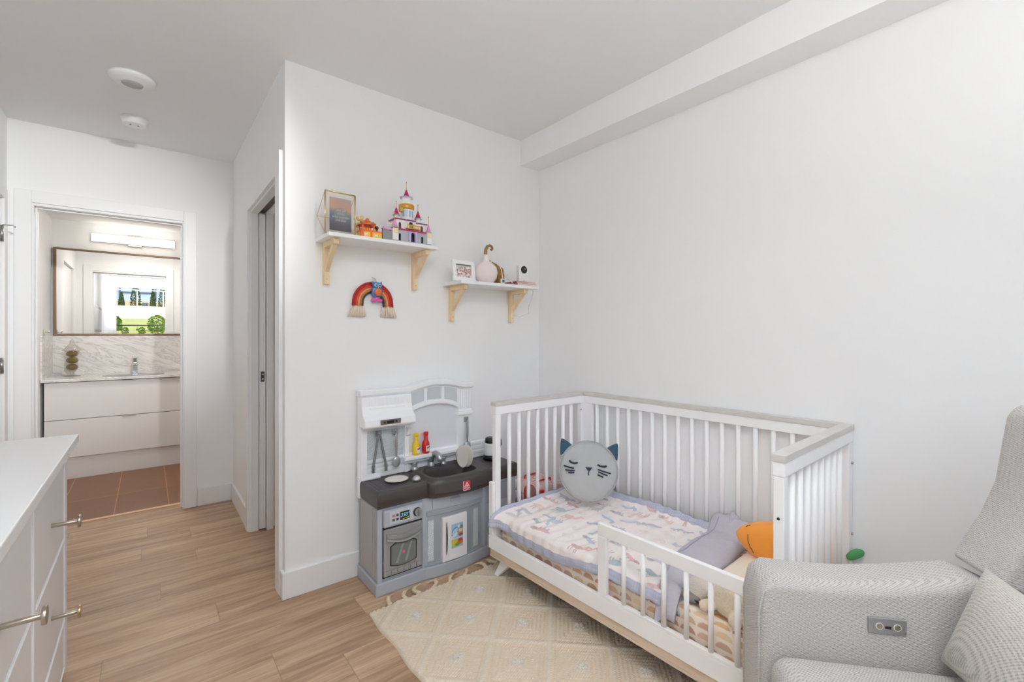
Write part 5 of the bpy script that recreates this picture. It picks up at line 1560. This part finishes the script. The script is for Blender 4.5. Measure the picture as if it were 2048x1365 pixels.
def quiltcol(co):
    c = np.tile(np.array(C(243, 236, 234)), (len(co), 1))
    X, Y_ = co[:, 0] - np.maximum(0, .33 - co[:, 2]), co[:, 1]
    def lay(mask, col, k_=.8):
        c[mask] = c[mask] * (1 - k_) + np.array(col) * k_
    for (ax, ay, rot, kind, col, s_) in ANIM:
        m0 = (np.abs(X - ax) < .06) & (np.abs(Y_ - ay) < .06)
        dx, dy = X - ax, Y_ - ay
        u = (dx * math.sin(rot) + dy * math.cos(rot)) / s_      # along the animal
        v = (dx * math.cos(rot) - dy * math.sin(rot)) / s_ / 1.25
        def E(u0, v0, a, b_): return m0 & (((u - u0) / a) ** 2 + ((v - v0) / b_) ** 2 < 1)
        dark = tuple(q * .62 for q in col)
        if kind == 0:      # llama-like
            lay(E(0, 0, .026, .011), col); lay(E(.024, -.014, .006, .016), col); lay(E(.029, -.028, .009, .005), col)
            for q in (-.018, -.008, .010, .018): lay(E(q, .016, .0022, .011), dark, .6)
        elif kind == 1:    # whale
            lay(E(0, 0, .034, .011), col); lay(E(-.036, -.006, .008, .010), col); lay(E(.004, .006, .026, .004), (.92, .90, .9), .7)
        elif kind == 2:    # bird with a tall crest
            lay(E(0, .004, .030, .007), col)
            for q in (-.3, .0, .3): lay(m0 & (np.abs((u - .018) - q * (v + .004)) < .0025) & (v < 0) & (v > -.030), dark, .55)
            lay(E(.020, -.012, .006, .016), col)
        elif kind == 3:    # small rainbow arcs
            r_ = np.hypot(u, v * 1.1)
            for q in (.008, .013, .018): lay(m0 & (np.abs(r_ - q) < .0012) & (v < .004), (.72, .60, .52), .6)
        else:              # fox / crocodile
            lay(E(0, 0, .036, .007), col); lay(E(.030, -.003, .014, .006), dark, .6)
            for q in (-.02, -.006, .012): lay(E(q, .009, .003, .006), dark, .6)
    # lavender border
    zed = np.array([q_zed(y) for y in Y_])
    e = co[:, 2] - zed
    bd = ((e < .040) & (co[:, 0] < -hx + .05)) | (Y_ > QY1 - .022) | ((hx - .042) - co[:, 0] < .03)
    st = (np.mod(Y_, .010) < .0015) | (np.mod(e, .012) < .0018)
    c[bd] = np.array(C(188, 190, 208)); c[bd & st] = np.array(C(170, 174, 196))
    return c
paint(o, quiltcol)
# lavender reverse folded back at the near end
def fold_pt(u, v):
    x = (-hx + .022) + (2 * hx - .066) * u
    yl = -.345 + .010 * math.sin(u * 9)
    yh = -.262 + .085 * min(1, u / .35) + .03 * u
    if u < .12: yl += .0
    y = yl + (yh - yl) * v
    e = min(v, 1 - v)
    z = .340 + .030 * min(1, e / .18) ** .5 + .006 * noise.noise(Vector((x * 9, y * 9, 3)))
    if u < .10:
        t = 1 - u / .10
        z -= .065 * t ** 1.6; y += .0
    if u > .90: z += .055 * ((u - .90) / .10) ** 1.3
    z += .004 * math.sin(x * 60 + y * 30) * (noise.noise(Vector((x * 5, y * 5, 1))) + .3)
    return (x, y, z)
M_lav = mat('lavender_muslin', C(192, 190, 202), rough=.9, bump=.5, bscale=38, var=.04, vscale=30)
mb = MB(); mb.grid(90, 26, fold_pt); fo = mb.build('folded_reverse', M_lav, qt, solid=.014, normals=False)
pts = [Vector(fold_pt(u, .80)) + Vector((0, 0, .0015)) for u in [.02 + .96 * i / 40 for i in range(41)]]
MB().tube(pts, .0022, 6).build('border_seam', mat('lavender_seam', C(172, 172, 190), rough=.9, var=.05), fo)
def peak(u, v):
    x = hx - .085 + .050 * u - .05 * (1 - v) * (1 - u) * 0; y = -.30 + .13 * v
    z = .365 + .085 * u * (1 - abs(v - .45) * 1.2) + .004 * math.sin(v * 30)
    return (x, y, z)
mb = MB(); mb.grid(14, 22, peak); mb.build('raised_corner', M_lav, qt, solid=.01, normals=False)
# corner flap at the guard rail
def flap(u, v):
    x = -hx + .008 + .045 * u; y = -.262 - .075 * v
    z = .262 + .095 * u ** .7 + .018 * math.sin(v * PI) - .045 * (1 - v) * (1 - u)
    return (x, y, z)
mb = MB(); mb.grid(14, 18, flap); mb.build('corner_flap', M_lav, qt, solid=.012, normals=False)

# cat cushion
cc = thing('cat_cushion', 'round grey sleeping cat face cushion with teal ears in the crib corner', 'cushion', (1.842, 1.650, .518))
dirv = Vector((-1.842, -1.650, 0)).normalized()
ang = math.atan2(dirv.y, dirv.x) + PI / 2     # local -y faces the camera side
cc.rotation_euler = (math.radians(-23), math.radians(4), ang + math.radians(3))
M_velvet = mat('grey_velvet', C(178, 180, 181), rough=.85, bump=.9, bscale=11, var=.05, vscale=12, sheen=.3)
R_ = .158
prof = []
for i in range(13):
    a = -PI / 2 + PI * i / 12
    prof.append((R_ - .030 + .030 * math.cos(a), .032 * math.sin(a)))
prof = [(.01, -.046), (.06, -.045), (.11, -.040)] + prof[1:-1] + [(.11, .040), (.06, .046), (.01, .048)]
Mc = Matrix.Rotation(PI / 2, 4, 'X')    # z axis -> -y
cb2 = MB().lathe(prof, seg=64, M=Mc).build('cushion_body', M_velvet, cc, sub=1)
k = MB()
for s_, r0 in ((-1, R_ - .004), (1, R_ - .004)):
    k.tube([(r0 * math.cos(a), s_ * .030, r0 * math.sin(a)) for a in [2 * PI * i / 60 for i in range(61)]], .0022, 6)
k.build('piping', M_velvet, cb2)
M_teal = mat('teal_velvet', C(44, 78, 98), rough=.8, bump=.2, bscale=40, var=.15, vscale=30, sheen=.3)
for s_ in (-1, 1):
    ec = MB()
    def ear(u, v, s_=s_):
        w_ = (1 - v) ** .75
        x = (u - .5) * .094 * w_; z = v * .080
        th_ = .008 * math.sin(PI * min(1, max(0, u))) * (1 - v * .6)
        return x, z, th_
    for side in (-1, 1):
        ec.grid(10, 10, lambda u, v: (ear(u, v)[0], side * ear(u, v)[2], ear(u, v)[1]))
    e_ = ec.build('ear', M_teal, cc)
    e_.location = (s_ * .112, 0, .090); e_.rotation_euler = (0, s_ * math.radians(30), 0)
M_navy = mat('navy_thread', C(44, 44, 66), rough=.8, var=.1)
def fy_(x, z): 
    r = math.hypot(x, z)
    return -(.0495 - .012 * (r / R_) ** 3)
def stitch(name, pts, r=.0032):
    k = MB(); P_ = []
    for a, b2 in zip(pts, pts[1:]):
        for i in range(6):
            t = i / 6; P_.append((a[0] + (b2[0] - a[0]) * t, a[1] + (b2[1] - a[1]) * t))
    P_.append(pts[-1])
    k.tube([(x, fy_(x, z), z) for x, z in P_], r, 8)
    return k.build(name, M_navy, cc)
stitch('closed_eye', [(-.104, .038), (-.094, .030), (-.076, .026), (-.060, .030)], .0046)
stitch('closed_eye', [(.044, .030), (.058, .024), (.078, .023), (.092, .027)], .0046)
for z0, z1, a0, a1 in ((.010, .000, -.132, -.078), (-.012, -.012, -.122, -.072), (-.024, -.022, -.106, -.074)): stitch('whisker', [(a0, z0), ((a0 + a1) / 2, (z0 + z1) / 2 - .001), (a1, z1)], .0034)
for z0, z1, a0, a1 in ((.006, -.008, .046, .114), (-.006, -.020, .050, .098), (-.020, -.030, .046, .076)): stitch('whisker', [(a0, z0), ((a0 + a1) / 2, (z0 + z1) / 2 - .001), (a1, z1)], .0034)
k = MB(); k.prism([(-.018, .012), (.018, .012), (.012, .002), (0, -.010), (-.012, .002)], 'y', -.052, -.046); k.build('nose', M_navy, cc, bevel=.002)
stitch('nose_line', [(0, -.008), (0, -.028)], .0026)

# carrot plush
cp = thing('carrot_plush', 'orange carrot plush with a stitched smile and green leaves, lying against the near crib end', 'plush toy', (1.845, .865, .455))
M_carrot = mat('orange_plush', C(242, 156, 58), rough=.9, bump=.2, bscale=60, var=.04, vscale=12, sheen=.2)
ax = Vector((.045, -.27, -.015))
pts = [ax * t for t in (0, .03, .08, .16, .28, .45, .62, .8, .94, 1.0)]
MB().tube(pts, [.006, .022, .036, .052, .068, .082, .090, .088, .066, .03], 28).build('carrot_body', M_carrot, cp, sub=1)
k = MB(); k.tube([(-.066, -.075, .035), (-.078, -.080, .018), (-.083, -.090, -.002), (-.080, -.102, -.022)], .0013, 6); k.build('stitched_smile', M_black, cp)
k = MB(); k.tube([(-.028, -.052, .046), (-.020, -.054, .050), (-.012, -.060, .050)], .0012, 6); k.build('stitched_crease', M_black, cp)
M_leaf = mat('green_plush', C(72, 138, 82), rough=.9, bump=.3, bscale=60, var=.08)
A, Bq = Vector((.188, -.320, -.040)), Vector((.268, -.352, -.026))
MB().tube([A, A.lerp(Bq, .25), A.lerp(Bq, .6) + Vector((0, 0, .004)), A.lerp(Bq, .85), Bq], [.010, .015, .018, .014, .006], 16, flat=.6).build('leaf', M_leaf, cp, sub=1)

# pillow and plush toys at the near end
pl = thing('toddler_pillow', 'small flat cream pillow with a faint print at the near end of the crib', 'pillow', (1.72, .708, .368), CA)
def pillow_fn(w_, h_, t_, side, pinch=.06):
    def f(u, v):
        a, b2 = u * 2 - 1, v * 2 - 1
        k1 = (1 - a * a); k2 = (1 - b2 * b2)
        th_ = side * t_ * (max(0, k1) ** .42) * (max(0, k2) ** .42)
        x = a * w_ * (1 - pinch * (1 - abs(a)) * 0 - pinch * k2 * abs(a) ** 3)
        y = b2 * h_ * (1 - pinch * k1 * abs(b2) ** 3)
        return (x, y, th_)
    return f
mb = MB()
for sd in (1, -1): mb.grid(34, 26, pillow_fn(.255, .132, .036, sd))
o = mb.build('pillow_case', mat('cream_pillowcase', C(238, 226, 208), rough=.9, bump=.3, bscale=20, var=.05, vscale=18), pl)
br_ = thing('cream_bear_plush', 'cream plush bear lying curled on the mattress behind the guard rail', 'plush toy', (1.490, .712, .325))
M_bear = mat('cream_fleece', C(246, 230, 206), rough=.95, bump=.8, bscale=180, var=.08, vscale=30, sheen=.4)
k = MB(); k.ball((0, 0, .050), .052, .070, .052)
o = k.build('bear_body', M_bear, br_, sub=1)
MB().ball((.078, -.02, .050), .036, .034, .036).build('bear_head', M_bear, br_, sub=1)
MB().tube([(-.03, -.03, .045), (-.065, -.045, .032), (-.085, -.040, .026)], [.024, .024, .018], 14).build('bear_leg', M_bear, br_, sub=1)
MB().tube([(-.02, .03, .04), (-.055, .062, .030), (-.065, .080, .026)], [.020, .020, .014], 14).build('bear_arm', M_bear, br_, sub=1)
MB().tube([(0, -.05, .045), (-.02, -.095, .030), (-.03, -.115, .026)], [.026, .026, .02], 14).build('bear_leg', M_bear, br_, sub=1)
kp = thing('grey_white_plush', 'white and grey plush toy with a pink cloth, beside the cream bear', 'plush toy', (1.500, .828, .330))
MB().ball((0, 0, .035), .055, .048, .038).build('head', mat('white_fleece', C(228, 220, 212), rough=.95, bump=.6, bscale=200, var=.04), kp, sub=1)
MB().ball((-.042, .012, .022), .022, .038, .022).build('grey_ear', mat('grey_fleece', C(150, 148, 148), rough=.95, bump=.6, bscale=200, var=.08), kp, sub=1)
MB().tube([(-.050, .030, .038), (-.058, .012, .034), (-.055, -.012, .022), (-.05, -.03, .008)], .0035, 8).build('dark_seam', M_navy, kp)
MB().ball((.060, -.030, .034), .042, .030, .024).build('pink_cloth', mat('pink_jersey', C(226, 122, 132), rough=.9, bump=.3, bscale=60, var=.06), kp, sub=1)

# things on the floor behind the crib
tb = thing('dotted_toy_bag', 'pale pink bag with red dots on the floor behind the crib', 'bag', (1.93, 2.155, 0))
M_dot, n, l, b = nodes_mat('dotted_cloth', .9)
tc = n.new('ShaderNodeTexCoord'); vo = n.new('ShaderNodeTexVoronoi'); vo.inputs['Scale'].default_value = 55; vo.inputs['Randomness'].default_value = .35
l.new(tc.outputs['Object'], vo.inputs['Vector']); lt_ = n.new('ShaderNodeMath'); lt_.operation = 'LESS_THAN'; lt_.inputs[1].default_value = .26
l.new(vo.outputs['Distance'], lt_.inputs[0]); mx = n.new('ShaderNodeMix'); mx.data_type = 'RGBA'; l.new(lt_.outputs[0], mx.inputs[0]); mx.inputs[6].default_value = (*C(232, 208, 204), 1); mx.inputs[7].default_value = (*C(206, 84, 84), 1); l.new(mx.outputs[2], b.inputs['Base Color'])
k = MB(); k.prism([(-.15, .0), (.15, 0), (.16, .25), (.14, .32), (.02, .335), (-.10, .325), (-.15, .28)], 'y', -.10, .12); k.build('bag_body', M_dot, tb, bevel=.03, seg=4)
for s_ in (-1, 1): MB().tube([(-.06, s_ * .06, .30), (-.05, s_ * .065, .345), (.05, s_ * .065, .345), (.06, s_ * .06, .30)], .006, 8).build('bag_handle', mat('red_strap', C(200, 60, 50), rough=.7, var=.1), tb)
rt = thing('red_rimmed_toy', 'upright red-rimmed toy case with a glittery brown panel, between the play kitchen and the crib', 'toy', (1.730, 1.985, 0))
arc = [(-.032, 0)] + [(-.032 * math.cos(PI * i / 14), .345 + .032 * math.sin(PI * i / 14)) for i in range(15)] + [(.032, 0)]
MB().prism(arc, 'y', 0, .03).build('red_rim', mat('red_plastic', C(204, 58, 48), rough=.4, var=.06), rt, bevel=.004)
MB().prism([(x * .8, z - .004 if z > .1 else z + .02) for x, z in arc], 'y', -.003, .0).build('glitter_panel', mat('glitter_brown', C(176, 124, 116), rough=.5, var=.5, vscale=260), rt)
rr_ = thing('red_folded_case', 'low red and brown folded case beside the dotted bag', 'toy', (1.80, 2.00, 0))
k = MB(); k.prism([(-.02, 0), (.10, 0), (.10, .30), (-.02, .335)], 'y', 0, .04); k.build('case_body', MATS['red_plastic'], rr_, bevel=.005)
MB().prism([(.0, .28), (.085, .25), (.085, .285), (.0, .315)], 'y', -.003, 0).build('case_panel', MATS['glitter_brown'], rr_)

# ------------------------------------------------------------------ armchair
AO = Vector((1.19, .019, 0)); AR = math.atan2(.648, .761)
ac = thing('recliner_armchair', 'light grey woven recliner armchair with winged back in the right foreground', 'armchair', AO, AR)
def arm(x0, x1, nm):
    k = MB()
    prof_ = [(.367, .10), (.374, .30), (.374, .57), (.364, .630), (.335, .652), (.25, .648), (.15, .650), (.05, .661), (-.03, .674), (-.085, .683), (-.13, .670), (-.18, .646), (-.25, .61), (-.42, .50), (-.45, .30), (-.45, .10)]
    k.prism(prof_, 'x', x0, x1, True)
    return k.build(nm, M_chair, ac, bevel=.028, seg=6, angle=50)
a1 = arm(.300, .430, 'armrest')
a2 = arm(-.430, -.300, 'armrest')
k = MB(); prof_ = [(.361, .12), (.367, .30), (.367, .56), (.356, .612), (.330, .636)]
k.tube([(.4245, y + .003, z) for y, z in prof_], .003, 8); k.tube([(.306, y + .003, z) for y, z in prof_], .003, 8); k.build('piping', M_chair, a1)
# control plate
k = MB(); k.box(.2955, .3005, .055, .135, .545, .583); cpn = k.build('control_plate', mat('brushed_plate', C(178, 178, 180), rough=.35, metal=.8, bump=.05, bscale=400), a1, bevel=.002)
for y in (.112, .075):
    MB().tube([(.2948, y, .564), (.2956, y, .564)], .0082, 20).build('button_ring', M_white, cpn)
    MB().tube([(.2940, y, .564), (.2952, y, .564)], .0065, 20).build('button', M_nickel, cpn)
MB().box(.2945, .2957, .088, .100, .559, .565).build('usb_slot', M_dark, cpn)
# seat cushion
mb = MB(); rbox_grid(mb, -.296, .296, -.25, .358, .33, .487, .045, 40, 44, 16)
for v in mb.bm.verts:
    a = v.co.x / .296; b2 = (v.co.y - .06) / .31
    if v.co.z > .41: v.co.z += .018 * (1 - a * a) * (1 - min(1, b2 * b2)) - (.012 * max(0, a - .6))
o = mb.build('seat_cushion', M_chair, ac)
MB().box(-.30, .30, -.40, .355, .10, .33).build('seat_base', M_chair, ac, bevel=.02, seg=3)
MB().lathe([(.26, 0), (.27, .01), (.24, .022), (.06, .03), (.05, .099)], c=(0, -.02, 0), seg=40).build('swivel_base', mat('dark_wood', C(70, 60, 54), rough=.5, var=.1), ac)
# backrest: reclined cushion with two wings, z grows with recline
def back_front(z):      # y of the wing's front edge at height z
    pts_ = [(.684, -.116), (.72, -.135), (.755, -.150), (.80, -.177), (.885, -.210), (.985, -.225), (1.048, -.235), (1.068, -.250), (1.08, -.275)]
    for (z0, y0), (z1, y1) in zip(pts_, pts_[1:]):
        if z0 <= z <= z1: return y0 + (y1 - y0) * (z - z0) / (z1 - z0)
    return pts_[0][1] if z < .62 else pts_[-1][1]
for s_ in (-1, 1):
    k = MB()
    zs = [.690, .70, .72, .74, .77, .80, .84, .885, .93, .98, 1.02, 1.045, 1.06, 1.07, 1.079]
    fr_pts = [(back_front(z), z) for z in zs]
    bk_pts = [(-.45, 1.07), (-.53, 1.04), (-.56, .95), (-.52, .56), (-.25, .632), (-.18, .664)]
    xa_, xb_ = (.285, .430) if s_ > 0 else (-.430, -.285)
    k.prism(fr_pts + bk_pts, 'x', xa_, xb_, True)
    k.build('back_wing', M_chair, ac, bevel=.025, seg=5, angle=50)
mb = MB(); rbox_grid(mb, -.298, .298, -.16, .0, .0, .58, .05, 30, 14, 36)
o = mb.build('back_cushion', M_chair, ac)
o.location = (0, -.255, .47); o.rotation_euler = (math.radians(14), 0, 0)
# lumbar pillow
lp_ = thing('lumbar_pillow', 'grey woven throw pillow leaning in the corner of the armchair', 'pillow', AO + Vector((0, 0, 0)), AR)
mb = MB()
for sd in (1, -1): mb.grid(44, 40, pillow_fn(.240, .118, .066, sd, .09))
o = mb.build('pillow_body', M_cushion, lp_)
o.location = (.050, -.055, .614); o.rotation_euler = (math.radians(112), 0, math.radians(1))
